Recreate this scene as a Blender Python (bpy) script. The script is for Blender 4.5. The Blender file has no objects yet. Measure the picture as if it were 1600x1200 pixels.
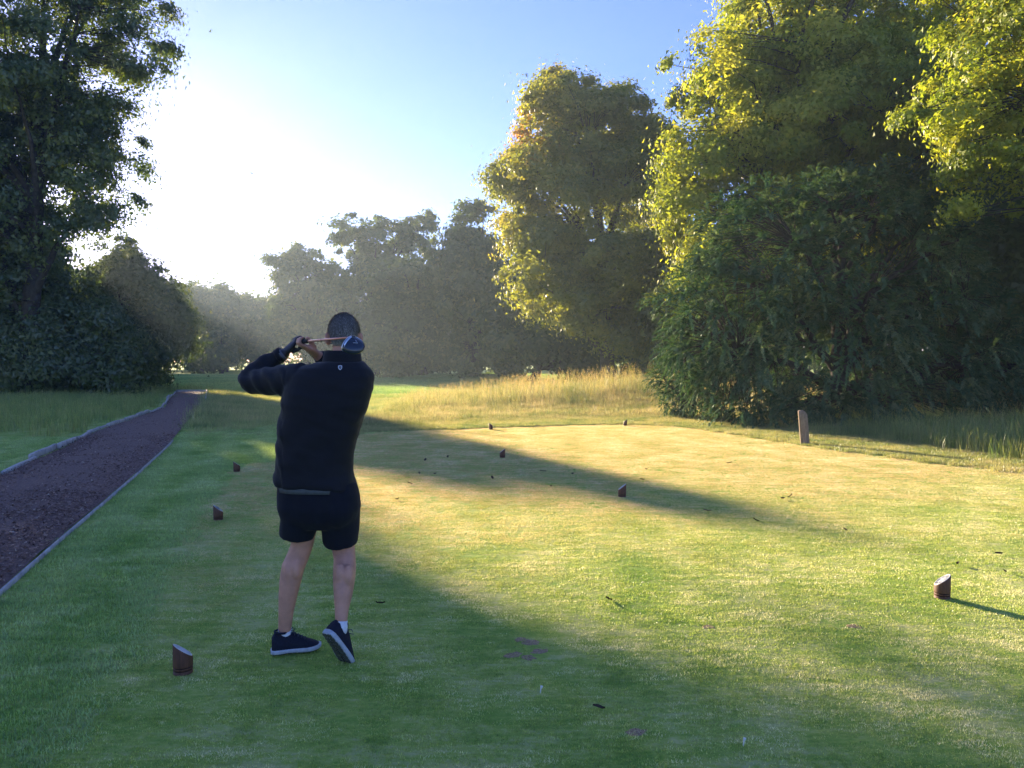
import bpy, math, random
import numpy as np
from mathutils import Vector, Matrix, noise
from mathutils.bvhtree import BVHTree

# ------------------------------------------------------------------ camera, sky, sun, exposure
scene = bpy.context.scene
COL = scene.collection
CAM_H = 1.55
PITCH = math.atan(35 / 1200)          # camera looks slightly down
cam_d = bpy.data.cameras.new('camera')
cam_d.sensor_width = 36.0
cam_d.lens = 27.0
cam_d.clip_start = 0.05
cam_d.clip_end = 3000
cam = bpy.data.objects.new('camera', cam_d)
cam.location = (0, 0, CAM_H)
cam.rotation_euler = (math.pi / 2 - PITCH, 0, 0)
COL.objects.link(cam)
scene.camera = cam

SUN_AZ = math.radians(-33.6)          # left of straight ahead
SUN_EL = math.radians(11.0)
world = bpy.data.worlds.new('World')
scene.world = world
world.use_nodes = True
wn = world.node_tree
wn.nodes.clear()
wo = wn.nodes.new('ShaderNodeOutputWorld')
bg = wn.nodes.new('ShaderNodeBackground')
sky = wn.nodes.new('ShaderNodeTexSky')
sky.sky_type = 'NISHITA'
sky.sun_disc = False
sky.sun_elevation = SUN_EL
sky.sun_rotation = SUN_AZ
sky.altitude = 0
sky.air_density = 1.0
sky.dust_density = 0.22
sky.ozone_density = 5.5
bg.inputs['Strength'].default_value = 0.05
wb = wn.nodes.new('ShaderNodeMix'); wb.data_type = 'RGBA'; wb.blend_type = 'MULTIPLY'      # white balance of the whole sky
wb.inputs[0].default_value = 1.0
wb.inputs[7].default_value = (1.09, .76, .92, 1)
wn.links.new(sky.outputs['Color'], wb.inputs[6])
wn.links.new(wb.outputs[2], bg.inputs['Color'])
wn.links.new(bg.outputs[0], wo.inputs['Surface'])

sun_d = bpy.data.lights.new('sun', 'SUN')
sun_d.energy = 3.1
sun_d.angle = math.radians(0.6)
sun_d.color = (1.0, 0.79, 0.54)
sun = bpy.data.objects.new('sun', sun_d)
sdir = Vector((math.sin(SUN_AZ) * math.cos(SUN_EL), math.cos(SUN_AZ) * math.cos(SUN_EL), math.sin(SUN_EL)))
sun.rotation_euler = sdir.to_track_quat('Z', 'Y').to_euler()
sun.location = sdir * 200
COL.objects.link(sun)

vs = scene.view_settings
vs.view_transform = 'Standard'
vs.look = 'None'
vs.exposure = 2.95
vs.gamma = 1.0
vs.use_curve_mapping = False
cy = scene.cycles
cy.max_bounces = 8
cy.diffuse_bounces = 5
cy.glossy_bounces = 2
cy.transmission_bounces = 4
cy.transparent_max_bounces = 4
cy.volume_bounces = 1
cy.use_denoising = True
cy.caustics_reflective = False
cy.caustics_refractive = False
cy.sample_clamp_indirect = 4.0

# ------------------------------------------------------------------ helpers
def W(px, py, Y):
    """point at depth Y seen at photograph pixel (px, py)"""
    dx, dz = (px - 800) / 1200, (600 - py) / 1200
    c, s = math.cos(PITCH), math.sin(PITCH)
    fy, fz = c + dz * s, -s + dz * c
    t = Y / fy
    return Vector((dx * t, Y, CAM_H + fz * t))

def G(px, py):
    """ground point (height 0) seen at photograph pixel (px, py)"""
    dx, dz = (px - 800) / 1200, (600 - py) / 1200
    c, s = math.cos(PITCH), math.sin(PITCH)
    fy, fz = c + dz * s, -s + dz * c
    t = -CAM_H / fz
    return (dx * t, fy * t)

def ground_h(x, y):
    x = np.asarray(x, float); y = np.asarray(y, float)
    h = 0.006 * np.clip(y - 40, 0, 60)
    h = h + 0.62 * np.exp(-((x - 6.0) / 5.2) ** 2 - ((y - 29.5) / 4.6) ** 2)
    h = h + 0.35 * np.exp(-((x - 14.0) / 5.0) ** 2 - ((y - 26) / 6.0) ** 2)
    h = h + 0.45 * np.exp(-((x + 3.0) / 9.0) ** 2 - ((y - 62) / 8.0) ** 2)
    far = np.clip((np.hypot(x, y) - 14) / 20, 0, 1)
    h = h + far * (0.05 * np.sin(x * .31 + 1.1) * np.sin(y * .23 + .4) + 0.03 * np.sin(x * .7 + y * .5))
    return h

def gh(x, y):
    return float(ground_h(x, y))

def tag(o, label=None, cat=None, group=None, kind=None):
    if label: o['label'] = label
    if cat: o['category'] = cat
    if group: o['group'] = group
    if kind: o['kind'] = kind
    return o

def link(o, parent=None):
    COL.objects.link(o)
    if parent is not None:
        o.parent = parent
    return o

def empty(name, loc=(0, 0, 0)):
    o = bpy.data.objects.new(name, None)
    o.location = loc
    o.empty_display_size = 0.2
    return link(o)

def mesh_np(name, V, F, mat=None, smooth=False, attrs=None):
    """V (n,3); F: (m,k) index array or list of such arrays"""
    V = np.asarray(V, np.float32)
    if isinstance(F, np.ndarray): F = [F]
    F = [np.asarray(f, np.int32) for f in F if len(f)]
    me = bpy.data.meshes.new(name)
    me.vertices.add(len(V))
    me.vertices.foreach_set('co', V.ravel())
    loops = np.concatenate([f.ravel() for f in F])
    tot = np.concatenate([np.full(len(f), f.shape[1], np.int32) for f in F])
    start = np.concatenate([[0], np.cumsum(tot)[:-1]]).astype(np.int32)
    me.loops.add(len(loops))
    me.loops.foreach_set('vertex_index', loops)
    me.polygons.add(len(tot))
    me.polygons.foreach_set('loop_start', start)
    me.polygons.foreach_set('loop_total', tot)
    if smooth:
        me.polygons.foreach_set('use_smooth', np.ones(len(tot), bool))
    me.update(calc_edges=True)
    if attrs:
        for k, a in attrs.items():
            at = me.attributes.new(k, 'FLOAT', 'POINT')
            at.data.foreach_set('value', np.asarray(a, np.float32))
    if mat: me.materials.append(mat)
    return me

def obj(name, me, parent=None, loc=None):
    o = bpy.data.objects.new(name, me)
    if loc is not None: o.location = loc
    return link(o, parent)

class MB:
    """collects simple shapes for one mesh"""
    def __init__(s): s.v = []; s.q = []; s.t = []; s.n = 0
    def add(s, V, Q=None, T=None):
        V = np.asarray(V, float)
        if Q is not None and len(Q): s.q.append(np.asarray(Q) + s.n)
        if T is not None and len(T): s.t.append(np.asarray(T) + s.n)
        s.v.append(V); s.n += len(V)
    def tube(s, pts, rad, n=8, caps=True, flat=1.0, up=None):
        """rings along a polyline; rad: float or list of floats or (a,b) pairs (side, other)"""
        pts = [Vector(p) for p in pts]
        m = len(pts)
        V = []
        prev = None
        for i, p in enumerate(pts):
            d = (pts[min(i + 1, m - 1)] - pts[max(i - 1, 0)]).normalized()
            if prev is None:
                u = Vector(up) if up else (Vector((0, 0, 1)) if abs(d.z) < .9 else Vector((0, 1, 0)))
                a = (u - d * u.dot(d)).normalized()
            else:
                a = (prev - d * prev.dot(d)).normalized()
            prev = a
            b = d.cross(a)
            r = rad[i] if hasattr(rad, '__len__') else rad
            ra, rb = r if hasattr(r, '__len__') else (r, r * flat)
            for k in range(n):
                th = 2 * math.pi * k / n
                V.append(p + a * (math.cos(th) * ra) + b * (math.sin(th) * rb))
        Q = []
        for i in range(m - 1):
            for k in range(n):
                k2 = (k + 1) % n
                Q.append((i * n + k, i * n + k2, (i + 1) * n + k2, (i + 1) * n + k))
        T = []
        if caps:
            c0 = len(V); V.append(pts[0]); V.append(pts[-1])
            for k in range(n):
                k2 = (k + 1) % n
                T.append((c0, k2, k)); T.append((c0 + 1, (m - 1) * n + k, (m - 1) * n + k2))
        s.add([tuple(v) for v in V], Q, T)
        return s
    def rings(s, rings, caps=True):
        """loft through equal-length closed rings"""
        n = len(rings[0]); m = len(rings)
        V = [tuple(p) for r in rings for p in r]
        Q = [(i * n + k, i * n + (k + 1) % n, (i + 1) * n + (k + 1) % n, (i + 1) * n + k) for i in range(m - 1) for k in range(n)]
        T = []
        if caps:
            c0 = len(V)
            V.append(tuple(np.mean(rings[0], 0))); V.append(tuple(np.mean(rings[-1], 0)))
            for k in range(n):
                T.append((c0, (k + 1) % n, k)); T.append((c0 + 1, (m - 1) * n + k, (m - 1) * n + (k + 1) % n))
        s.add(V, Q, T)
        return s
    def ball(s, c, r, n=12, m=8, rot=None):
        c = Vector(c); r = r if hasattr(r, '__len__') else (r, r, r)
        rr = []
        for i in range(1, m):
            ph = math.pi * i / m
            ring = []
            for k in range(n):
                th = 2 * math.pi * k / n
                p = Vector((r[0] * math.sin(ph) * math.cos(th), r[1] * math.sin(ph) * math.sin(th), -r[2] * math.cos(ph)))
                if rot is not None: p = rot @ p
                ring.append(tuple(c + p))
            rr.append(ring)
        return s.rings(rr)
    def box(s, c, size, rot=None, bev=0.0):
        c = Vector(c); h = [x / 2 for x in size]
        b = min(bev, *[x * .9 for x in h]) if bev else 0
        if not b:
            V = [Vector((sx * h[0], sy * h[1], sz * h[2])) for sx in (-1, 1) for sy in (-1, 1) for sz in (-1, 1)]
            Q = [(0, 1, 3, 2), (4, 6, 7, 5), (0, 4, 5, 1), (2, 3, 7, 6), (0, 2, 6, 4), (1, 5, 7, 3)]
            if rot is not None: V = [rot @ v for v in V]
            s.add([tuple(c + v) for v in V], Q)
        else:
            prof = []
            for z, k in ((-h[2], b), (-h[2] + b, 0), (h[2] - b, 0), (h[2], b)):
                x, y = h[0] - k, h[1] - k
                ring = [(x, y - b, z), (x - b, y, z), (-x + b, y, z), (-x, y - b, z), (-x, -y + b, z), (-x + b, -y, z), (x - b, -y, z), (x, -y + b, z)]
                prof.append([tuple(c + ((rot @ Vector(p)) if rot is not None else Vector(p))) for p in ring])
            s.rings(prof)
        return s
    def mesh(s, name, mat=None, smooth=False):
        V = np.concatenate(s.v)
        F = []
        if s.q: F.append(np.concatenate(s.q))
        if s.t: F.append(np.concatenate(s.t))
        return mesh_np(name, V, F, mat, smooth)
    def build(s, name, mat=None, parent=None, smooth=False, origin=None):
        me = s.mesh(name, mat, smooth)
        if origin is not None:
            me.transform(Matrix.Translation(-Vector(origin)))
        return obj(name, me, parent, origin)

def remesh(me, voxel, smooth_it=4, decimate=None):
    """one continuous skin over overlapping closed shapes"""
    o = bpy.data.objects.new('tmp', me)
    COL.objects.link(o)
    m = o.modifiers.new('r', 'REMESH'); m.mode = 'VOXEL'; m.voxel_size = voxel; m.use_smooth_shade = True
    if smooth_it:
        s = o.modifiers.new('s', 'SMOOTH'); s.iterations = smooth_it; s.factor = 0.5
    bpy.context.view_layer.update()
    dg = bpy.context.evaluated_depsgraph_get()
    new = bpy.data.meshes.new_from_object(o.evaluated_get(dg))
    mats = list(me.materials)
    bpy.data.objects.remove(o)
    new.materials.clear()
    for mt in mats: new.materials.append(mt)
    return new

# ------------------------------------------------------------------ materials
def new_mat(name):
    m = bpy.data.materials.new(name)
    m.use_nodes = True
    nt = m.node_tree
    nt.nodes.clear()
    out = nt.nodes.new('ShaderNodeOutputMaterial')
    return m, nt, out

def N(nt, kind, **kw):
    n = nt.nodes.new(kind)
    for k, v in kw.items():
        if k in n.inputs: n.inputs[k].default_value = v
        else: setattr(n, k, v)
    return n

def ramp(nt, fac, stops, interp='LINEAR'):
    r = nt.nodes.new('ShaderNodeValToRGB')
    r.color_ramp.interpolation = interp
    el = r.color_ramp.elements
    while len(el) < len(stops): el.new(0.5)
    for e, (p, c) in zip(el, stops):
        e.position = p; e.color = (*c, 1)
    nt.links.new(fac, r.inputs[0])
    return r.outputs[0]

def mix(nt, fac, a, b, mode='MIX'):
    m = nt.nodes.new('ShaderNodeMix'); m.data_type = 'RGBA'; m.blend_type = mode
    for s, v in ((m.inputs[0], fac), (m.inputs[6], a), (m.inputs[7], b)):
        if hasattr(v, 'is_linked') or hasattr(v, 'links'): nt.links.new(v, s)
        elif hasattr(v, '__len__'): s.default_value = (*v, 1)
        else: s.default_value = v
    return m.outputs[2]

def math_n(nt, op, a, b=None, clamp=False):
    m = nt.nodes.new('ShaderNodeMath'); m.operation = op; m.use_clamp = clamp
    for s, v in zip(m.inputs, (a, b)):
        if v is None: continue
        if hasattr(v, 'links'): nt.links.new(v, s)
        else: s.default_value = v
    return m.outputs[0]

def pos_noise(nt, scale, detail=3, stretch=(1, 1, 1), rough=.55):
    g = nt.nodes.new('ShaderNodeNewGeometry')
    mp = nt.nodes.new('ShaderNodeMapping'); mp.inputs['Scale'].default_value = stretch
    nt.links.new(g.outputs['Position'], mp.inputs[0])
    n = nt.nodes.new('ShaderNodeTexNoise')
    n.inputs['Scale'].default_value = scale; n.inputs['Detail'].default_value = detail; n.inputs['Roughness'].default_value = rough
    nt.links.new(mp.outputs[0], n.inputs['Vector'])
    return n.outputs['Fac']

def simple(name, col, rough=.7, spec=.3, noise_scale=0, noise_amt=.25, bump=0, bump_scale=60, metallic=0, sheen=0, coat=0, obj_coords=False):
    m, nt, out = new_mat(name)
    p = N(nt, 'ShaderNodeBsdfPrincipled')
    p.inputs['Base Color'].default_value = (*col, 1)
    p.inputs['Roughness'].default_value = rough
    p.inputs['Specular IOR Level'].default_value = spec
    p.inputs['Metallic'].default_value = metallic
    p.inputs['Sheen Weight'].default_value = sheen
    p.inputs['Coat Weight'].default_value = coat
    if noise_scale:
        f = pos_noise(nt, noise_scale, 4)
        c = ramp(nt, f, [(.25, tuple(x * (1 - noise_amt) for x in col)), (.75, tuple(min(1, x * (1 + noise_amt)) for x in col))])
        nt.links.new(c, p.inputs['Base Color'])
    if bump:
        f = pos_noise(nt, bump_scale, 3)
        b = N(nt, 'ShaderNodeBump'); b.inputs['Strength'].default_value = bump; b.inputs['Distance'].default_value = .01
        nt.links.new(f, b.inputs['Height']); nt.links.new(b.outputs[0], p.inputs['Normal'])
    nt.links.new(p.outputs[0], out.inputs[0])
    return m

def leaf_mat(name, stops, trans=.45, gloss=.06, attr='tint', tcol=(1.15, 1.05, .45), rough=.45, grad=None):
    """leaf surface: reflects, lets light through, slight shine; colour by each leaf's own tint"""
    m, nt, out = new_mat(name)
    a = N(nt, 'ShaderNodeAttribute', attribute_name=attr)
    c = ramp(nt, a.outputs['Fac'], stops)
    if grad: c = grad(nt, c)
    d = N(nt, 'ShaderNodeBsdfDiffuse'); nt.links.new(c, d.inputs[0])
    t = N(nt, 'ShaderNodeBsdfTranslucent')
    tc = mix(nt, 1.0, c, tcol, 'MULTIPLY'); nt.links.new(tc, t.inputs[0])
    s1 = N(nt, 'ShaderNodeMixShader'); s1.inputs[0].default_value = trans
    nt.links.new(d.outputs[0], s1.inputs[1]); nt.links.new(t.outputs[0], s1.inputs[2])
    g = N(nt, 'ShaderNodeBsdfGlossy'); g.inputs['Roughness'].default_value = rough; g.inputs[0].default_value = (1, 1, 1, 1)
    s2 = N(nt, 'ShaderNodeMixShader'); s2.inputs[0].default_value = gloss
    nt.links.new(s1.outputs[0], s2.inputs[1]); nt.links.new(g.outputs[0], s2.inputs[2])
    nt.links.new(s2.outputs[0], out.inputs[0])
    return m
# ------------------------------------------------------------------ layout of the ground (real positions in metres)
path_right = [(-0.9, -2.6), G(0, 922), G(100, 836), G(220, 735), G(262, 697), G(293, 660), G(318, 632), G(321, 614)]
path_left = [(-3.0, -2.0), (-4.6, 3.6), G(0, 745), G(90, 705), G(160, 672), G(207, 657), G(258, 636), G(262, 627), G(276, 614)]
tee_poly = [(-2.0, -3.0), G(100, 1200), G(190, 1040), G(262, 900), G(312, 800), G(368, 726), G(432, 722), (-3.45, 13.6), (-3.4, 16.2), G(565, 676), G(700, 671),
            G(850, 665), G(975, 661), G(1040, 664), G(1110, 672), G(1180, 684), G(1300, 703), G(1450, 723), G(1600, 741), (8.6, 8.0), (9.0, -3.0)]

def resample(poly, step):
    poly = [np.array(p, float) for p in poly]
    out = [poly[0]]
    for a, b in zip(poly[:-1], poly[1:]):
        n = max(1, int(np.linalg.norm(b - a) / step))
        for i in range(1, n + 1): out.append(a + (b - a) * i / n)
    return np.array(out)

def smooth_line(P, it=3):
    P = np.array(P)
    for _ in range(it):
        P[1:-1] = .25 * P[:-2] + .5 * P[1:-1] + .25 * P[2:]
    return P

def inside(poly, x, y):
    poly = np.asarray(poly)
    c = np.zeros(len(x), bool)
    x1, y1 = poly[:, 0], poly[:, 1]
    x2, y2 = np.roll(x1, -1), np.roll(y1, -1)
    for a, b, d, e in zip(x1, y1, x2, y2):
        if b == e: continue
        hit = ((b > y) != (e > y)) & (x < (d - a) * (y - b) / (e - b) + a)
        c ^= hit
    return c

PR = smooth_line(resample(path_right, .4), 2)
PL = smooth_line(resample(path_left, .4), 2)
path_poly = np.concatenate([PR, PL[::-1]])
TEE = smooth_line(resample(tee_poly, .4), 3)

# ground sheet
gx = np.unique(np.concatenate([np.linspace(-30, 30, 121), np.linspace(-30, -600, 26), np.linspace(30, 600, 26)]))
gy = np.unique(np.concatenate([np.linspace(-6, 70, 153), np.linspace(70, 120, 26), np.linspace(120, 800, 24), np.linspace(-6, -300, 14)]))
XX, YY = np.meshgrid(gx, gy)
V = np.stack([XX.ravel(), YY.ravel(), ground_h(XX, YY).ravel()], 1)
nx, ny = len(gx), len(gy)
I = np.arange(nx * ny).reshape(ny, nx)
Q = np.stack([I[:-1, :-1].ravel(), I[:-1, 1:].ravel(), I[1:, 1:].ravel(), I[1:, :-1].ravel()], 1)

def grass_cols(nt, c_dark, c_mid, c_pale, pale_amt=.5, scale=1.6):
    """turf colour by where a blade grows: greener patches, straw, dewy pale streaks"""
    n1 = pos_noise(nt, scale, 4, (1.0, .8, .3), .65)
    n2 = pos_noise(nt, scale * 4.0, 3, (.45, 1.7, .3), .6)
    n3 = pos_noise(nt, scale * 17, 2, (.8, 1.2, .3), .6)
    f = math_n(nt, 'ADD', math_n(nt, 'ADD', math_n(nt, 'MULTIPLY', n1, .42), math_n(nt, 'MULTIPLY', n2, .33)), math_n(nt, 'MULTIPLY', n3, .25))
    return ramp(nt, f, [(.42, c_dark), (.5, c_mid), (.5 + .045 / max(pale_amt, .05), c_pale)])

def turf_ground(name, dark, mid, pale):
    m, nt, out = new_mat(name)
    c = grass_cols(nt, dark, mid, pale)
    f = pos_noise(nt, 90, 3)
    c2 = mix(nt, math_n(nt, 'MULTIPLY', f, .5), c, tuple(x * .5 for x in mid))
    p = N(nt, 'ShaderNodeBsdfPrincipled'); p.inputs['Roughness'].default_value = .95; p.inputs['Specular IOR Level'].default_value = .1
    nt.links.new(c2, p.inputs['Base Color'])
    b = N(nt, 'ShaderNodeBump'); b.inputs['Strength'].default_value = .6; b.inputs['Distance'].default_value = .02
    nt.links.new(f, b.inputs['Height']); nt.links.new(b.outputs[0], p.inputs['Normal'])
    nt.links.new(p.outputs[0], out.inputs[0])
    return m

m_ground = turf_ground('turf_soil', (.22, .38, .06), (.38, .49, .10), (.58, .59, .24))
ground = obj('ground', mesh_np('ground', V, Q, m_ground, True))
tag(ground, kind='structure')

# ------------------------------------------------------------------ path with wood chips and timber edging
def strip_mesh(name, A, B, z, mat, across=6):
    A = np.asarray(A); B = np.asarray(B)
    n = 90
    def at(P, t):
        d = np.concatenate([[0], np.cumsum(np.linalg.norm(np.diff(P, axis=0), axis=1))])
        return np.stack([np.interp(t * d[-1], d, P[:, 0]), np.interp(t * d[-1], d, P[:, 1])], 1)
    t = np.linspace(0, 1, n)
    a, b = at(A, t), at(B, t)
    rows = []
    rs = np.random.RandomState(3)
    for k in range(across + 1):
        p = a + (b - a) * k / across
        crown = .025 * (1 - (2 * k / across - 1) ** 2)
        rows.append(np.stack([p[:, 0], p[:, 1], ground_h(p[:, 0], p[:, 1]) + z + crown + rs.normal(0, .006, n)], 1))
    Vv = np.concatenate(rows)
    I = np.arange((across + 1) * n).reshape(across + 1, n)
    Qq = np.stack([I[:-1, :-1].ravel(), I[:-1, 1:].ravel(), I[1:, 1:].ravel(), I[1:, :-1].ravel()], 1)
    return mesh_np(name, Vv, Qq, mat, True)

m, nt, out = new_mat('bark_mulch')
f1 = pos_noise(nt, 38, 4, (1, 1, 1), .7); f2 = pos_noise(nt, 2.2, 3)
c = ramp(nt, f1, [(.3, (.085, .045, .034)), (.5, (.21, .118, .09)), (.72, (.35, .22, .17))])
c = mix(nt, math_n(nt, 'MULTIPLY', f2, .5), c, (.15, .09, .07))
p = N(nt, 'ShaderNodeBsdfPrincipled'); p.inputs['Roughness'].default_value = .9
nt.links.new(c, p.inputs['Base Color'])
b = N(nt, 'ShaderNodeBump'); b.inputs['Strength'].default_value = .9; b.inputs['Distance'].default_value = .03
nt.links.new(f1, b.inputs['Height']); nt.links.new(b.outputs[0], p.inputs['Normal'])
nt.links.new(p.outputs[0], out.inputs[0])
m_mulch = m
path = obj('path', strip_mesh('path', PL, PR, .02, m_mulch))
tag(path, kind='structure')

def rand_in(poly, n, rs, box):
    x = rs.uniform(box[0], box[1], n); y = rs.uniform(box[2], box[3], n)
    k = inside(poly, x, y)
    return x[k], y[k]

def chips(name, x, y, z, size, rs, mat):
    n = len(x)
    L = size * rs.uniform(.5, 1.6, n); Wd = L * rs.uniform(.25, .5, n)
    a = rs.uniform(0, 6.28, n); ti = rs.normal(0, .35, n)
    dx, dy = np.cos(a), np.sin(a)
    d = np.stack([dx * np.cos(ti), dy * np.cos(ti), np.sin(ti)], 1)
    s = np.stack([-dy, dx, rs.normal(0, .3, n)], 1)
    c0 = np.stack([x, y, z], 1)
    th = np.array([0, 0, 1.0]) * (.25 * Wd)[:, None]
    P = [c0 - d * L[:, None] / 2 - s * Wd[:, None] / 2, c0 + d * L[:, None] / 2 - s * Wd[:, None] / 2.6,
         c0 + d * L[:, None] / 2 + s * Wd[:, None] / 2.4, c0 - d * L[:, None] / 2 + s * Wd[:, None] / 2]
    Vv = np.stack(P + [q + th for q in P], 1).reshape(-1, 3)
    base = (np.arange(n) * 8)[:, None]
    Qq = np.concatenate([base + np.array(f) for f in ((4, 5, 6, 7), (0, 1, 5, 4), (1, 2, 6, 5), (2, 3, 7, 6), (3, 0, 4, 7))])
    me = mesh_np(name, Vv, Qq, mat, attrs={'tint': np.repeat(rs.rand(n), 8)})
    return me

def tint_mat(name, stops, rough=.8, spec=.25):
    m, nt, out = new_mat(name)
    a = N(nt, 'ShaderNodeAttribute', attribute_name='tint')
    c = ramp(nt, a.outputs['Fac'], stops)
    p = N(nt, 'ShaderNodeBsdfPrincipled'); p.inputs['Roughness'].default_value = rough; p.inputs['Specular IOR Level'].default_value = spec
    nt.links.new(c, p.inputs['Base Color']); nt.links.new(p.outputs[0], out.inputs[0])
    return m
m_chip = tint_mat('wood_chip', [(0, (.085, .045, .034)), (.6, (.24, .14, .105)), (.93, (.37, .235, .18)), (1, (.52, .41, .31))])
rs = np.random.RandomState(11)
cxs, cys = [], []
for (y0, y1, n) in ((3.5, 9, 44000), (9, 16, 26000), (16, 30, 9000)):
    x, y = rand_in(path_poly, n * 2, rs, (-14, 0, y0, y1))
    cxs.append(x); cys.append(y)
x = np.concatenate(cxs); y = np.concatenate(cys)
wc = obj('wood_chips', chips('wood_chips', x, y, ground_h(x, y) + .038 + rs.uniform(-.008, .010, len(x)), .024, rs, m_chip))
tag(wc, 'dark purplish brown bark chips covering the path on the left', 'bark chips', kind='stuff')

m_board = simple('weathered_board', (.46, .43, .41), .8, .2, 9, .35, .4, 50)
def edging(name, line, label, seg, height, thick, jitter, seed):
    root = empty(name, (line[0][0], line[0][1], 0))
    tag(root, label, 'path edging', 'timber edgings of the bark path')
    rs = np.random.RandomState(seed)
    d = np.concatenate([[0], np.cumsum(np.linalg.norm(np.diff(line, axis=0), axis=1))])
    s = 0.0
    while s < d[-1] - .3:
        L = min(seg * rs.uniform(.75, 1.2), d[-1] - s)
        pts = []
        n = max(2, int(L / .35) + 1)
        off = rs.normal(0, jitter); dz = rs.normal(0, jitter * .6)
        for i in range(n):
            t = s + .012 + (L - .024) * i / (n - 1)
            x, y = np.interp(t, d, line[:, 0]), np.interp(t, d, line[:, 1])
            pts.append((x + off, y, gh(x, y) + dz))
        m_ = MB()
        rings = []
        for i, p_ in enumerate(pts):
            a = Vector(pts[max(i - 1, 0)]); b = Vector(pts[min(i + 1, n - 1)])
            dr = (b - a).normalized(); sd = Vector((dr.y, -dr.x, 0)).normalized()
            p_ = Vector(p_)
            h = height + rs.normal(0, jitter * .25)
            prof = [(-thick / 2, -.08), (thick / 2, -.08), (thick / 2, h - .008), (thick / 2 - .008, h), (-thick / 2 + .008, h), (-thick / 2, h - .008)]
            rings.append([tuple(p_ + sd * u + Vector((0, 0, w))) for u, w in prof])
        m_.rings(rings)
        o = m_.build('board', m_board, None, False)
        o.parent = root
        o.matrix_parent_inverse = Matrix.Translation(-Vector(root.location))
        s += L
    return root
edging('path_edging', PR[(PR[:, 1] > 1.0) & (PR[:, 1] < 15)] + np.array([.03, 0]), 'straight thin pale edging board along the right side of the bark path', 2.6, .04, .02, .005, 1)
edging('path_edging', PL[PL[:, 1] > 4] - np.array([.05, 0]), 'uneven weathered timber edging along the left side of the bark path', 1.7, .075, .05, .03, 2)
endl = np.array([PL[-1] + [-.05, .06], PR[-1] + [.05, .06]])
edging('path_edging', endl, 'pale cross board closing the far end of the bark path', 3.0, .12, .08, .0, 3)
edging('path_edging', PR[PR[:, 1] > 30] + np.array([.06, 0]), 'short pale edging board at the far right corner of the bark path', 2.5, .13, .05, .01, 4)

# ------------------------------------------------------------------ grass
def blades(rs, n, spread, h, w, lean, curve=.5, segs=1, rect=True, tint0=0, tint1=1, r_gauss=False):
    """n grass blades as bent tapered strips -> V, quads, tris, tint"""
    if r_gauss:
        bx, by = rs.normal(0, spread * .5, n), rs.normal(0, spread * .5, n)
    else:
        bx, by = rs.uniform(-spread / 2, spread / 2, n), rs.uniform(-spread / 2, spread / 2, n)
    H = h * rs.uniform(.55, 1.2, n); Wd = w * rs.uniform(.7, 1.3, n)
    a = rs.uniform(0, 6.283, n); ln = np.abs(rs.normal(0, lean, n)) + .05
    d = np.stack([np.cos(a), np.sin(a), np.zeros(n)], 1)
    b2 = a + rs.normal(1.57, .6, n)
    s = np.stack([np.cos(b2), np.sin(b2), np.zeros(n)], 1)
    base = np.stack([bx, by, np.full(n, -.004)], 1)
    ti = rs.uniform(tint0, tint1, n)
    rows = []
    for k in range(segs + 1):
        t = k / (segs + 1)
        off = d * (H * ln * (t * (1 - curve) + curve * t * t))[:, None]
        zz = np.zeros((n, 3)); zz[:, 2] = H * t * (1 - .25 * t * np.minimum(ln, 1.5))
        c = base + off + zz
        wd = (Wd * (1 - .55 * t))[:, None]
        rows += [c - s * wd / 2, c + s * wd / 2]
    off = d * (H * ln)[:, None]
    zz = np.zeros((n, 3)); zz[:, 2] = H * (1 - .25 * np.minimum(ln, 1.5))
    rows.append(base + off + zz)
    k = len(rows)
    Vv = np.stack(rows, 1).reshape(-1, 3)
    b0 = (np.arange(n) * k)[:, None]
    Qq = np.concatenate([b0 + np.array([2 * i, 2 * i + 1, 2 * i + 3, 2 * i + 2]) for i in range(segs)]) if segs else np.zeros((0, 4), int)
    Tt = b0 + np.array([2 * segs, 2 * segs + 1, 2 * segs + 2])
    hgt = np.concatenate([np.repeat(np.arange(segs + 1) / (segs + 1), 2), [1.0]])
    return Vv, Qq, Tt, np.repeat(ti, k), np.tile(hgt, n)

def seed_heads(rs, n, spread, h, size):
    """flowering stalks: thin stem and a feathery drooping head"""
    Vs, Qs, Ts, ts = [], [], [], []
    nv = 0
    for i in range(n):
        bx, by = rs.normal(0, spread * .5, 2)
        H = h * rs.uniform(.7, 1.25); a = rs.uniform(0, 6.283); ln = abs(rs.normal(.16, .12))
        d = np.array([math.cos(a), math.sin(a), 0]); s = np.array([-d[1], d[0], 0])
        pts = [np.array([bx, by, 0]) + d * (H * ln * t * t) + np.array([0, 0, H * t]) for t in (0, .5, .82)]
        w = .0022
        V_ = []
        for p_ in pts: V_ += [p_ - s * w, p_ + s * w]
        Vs.append(V_); Qs += [(nv, nv + 1, nv + 3, nv + 2), (nv + 2, nv + 3, nv + 5, nv + 4)]; nv += 6; ts += [.80] * 6
        top = pts[-1]; hd = (d * .45 + np.array([0, 0, 1])); hd /= np.linalg.norm(hd)
        L = size * rs.uniform(.7, 1.3)
        for k in range(7):
            t = k / 7
            c = top + hd * L * t
            b2 = rs.uniform(0, 6.283)
            o = np.array([math.cos(b2), math.sin(b2), .9]); o /= np.linalg.norm(o)
            ll = L * .32 * (1 - .6 * t)
            sd = np.cross(o, [0.3, .5, .8]); sd /= np.linalg.norm(sd) + 1e-6
            Vs.append([c, c + o * ll * .5 + sd * ll * .16, c + o * ll, c + o * ll * .5 - sd * ll * .16])
            Qs.append((nv, nv + 1, nv + 2, nv + 3)); nv += 4; ts += [rs.uniform(.88, 1)] * 4
    return np.concatenate([np.array(v) for v in Vs]), np.array(Qs), np.array(ts)

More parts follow.
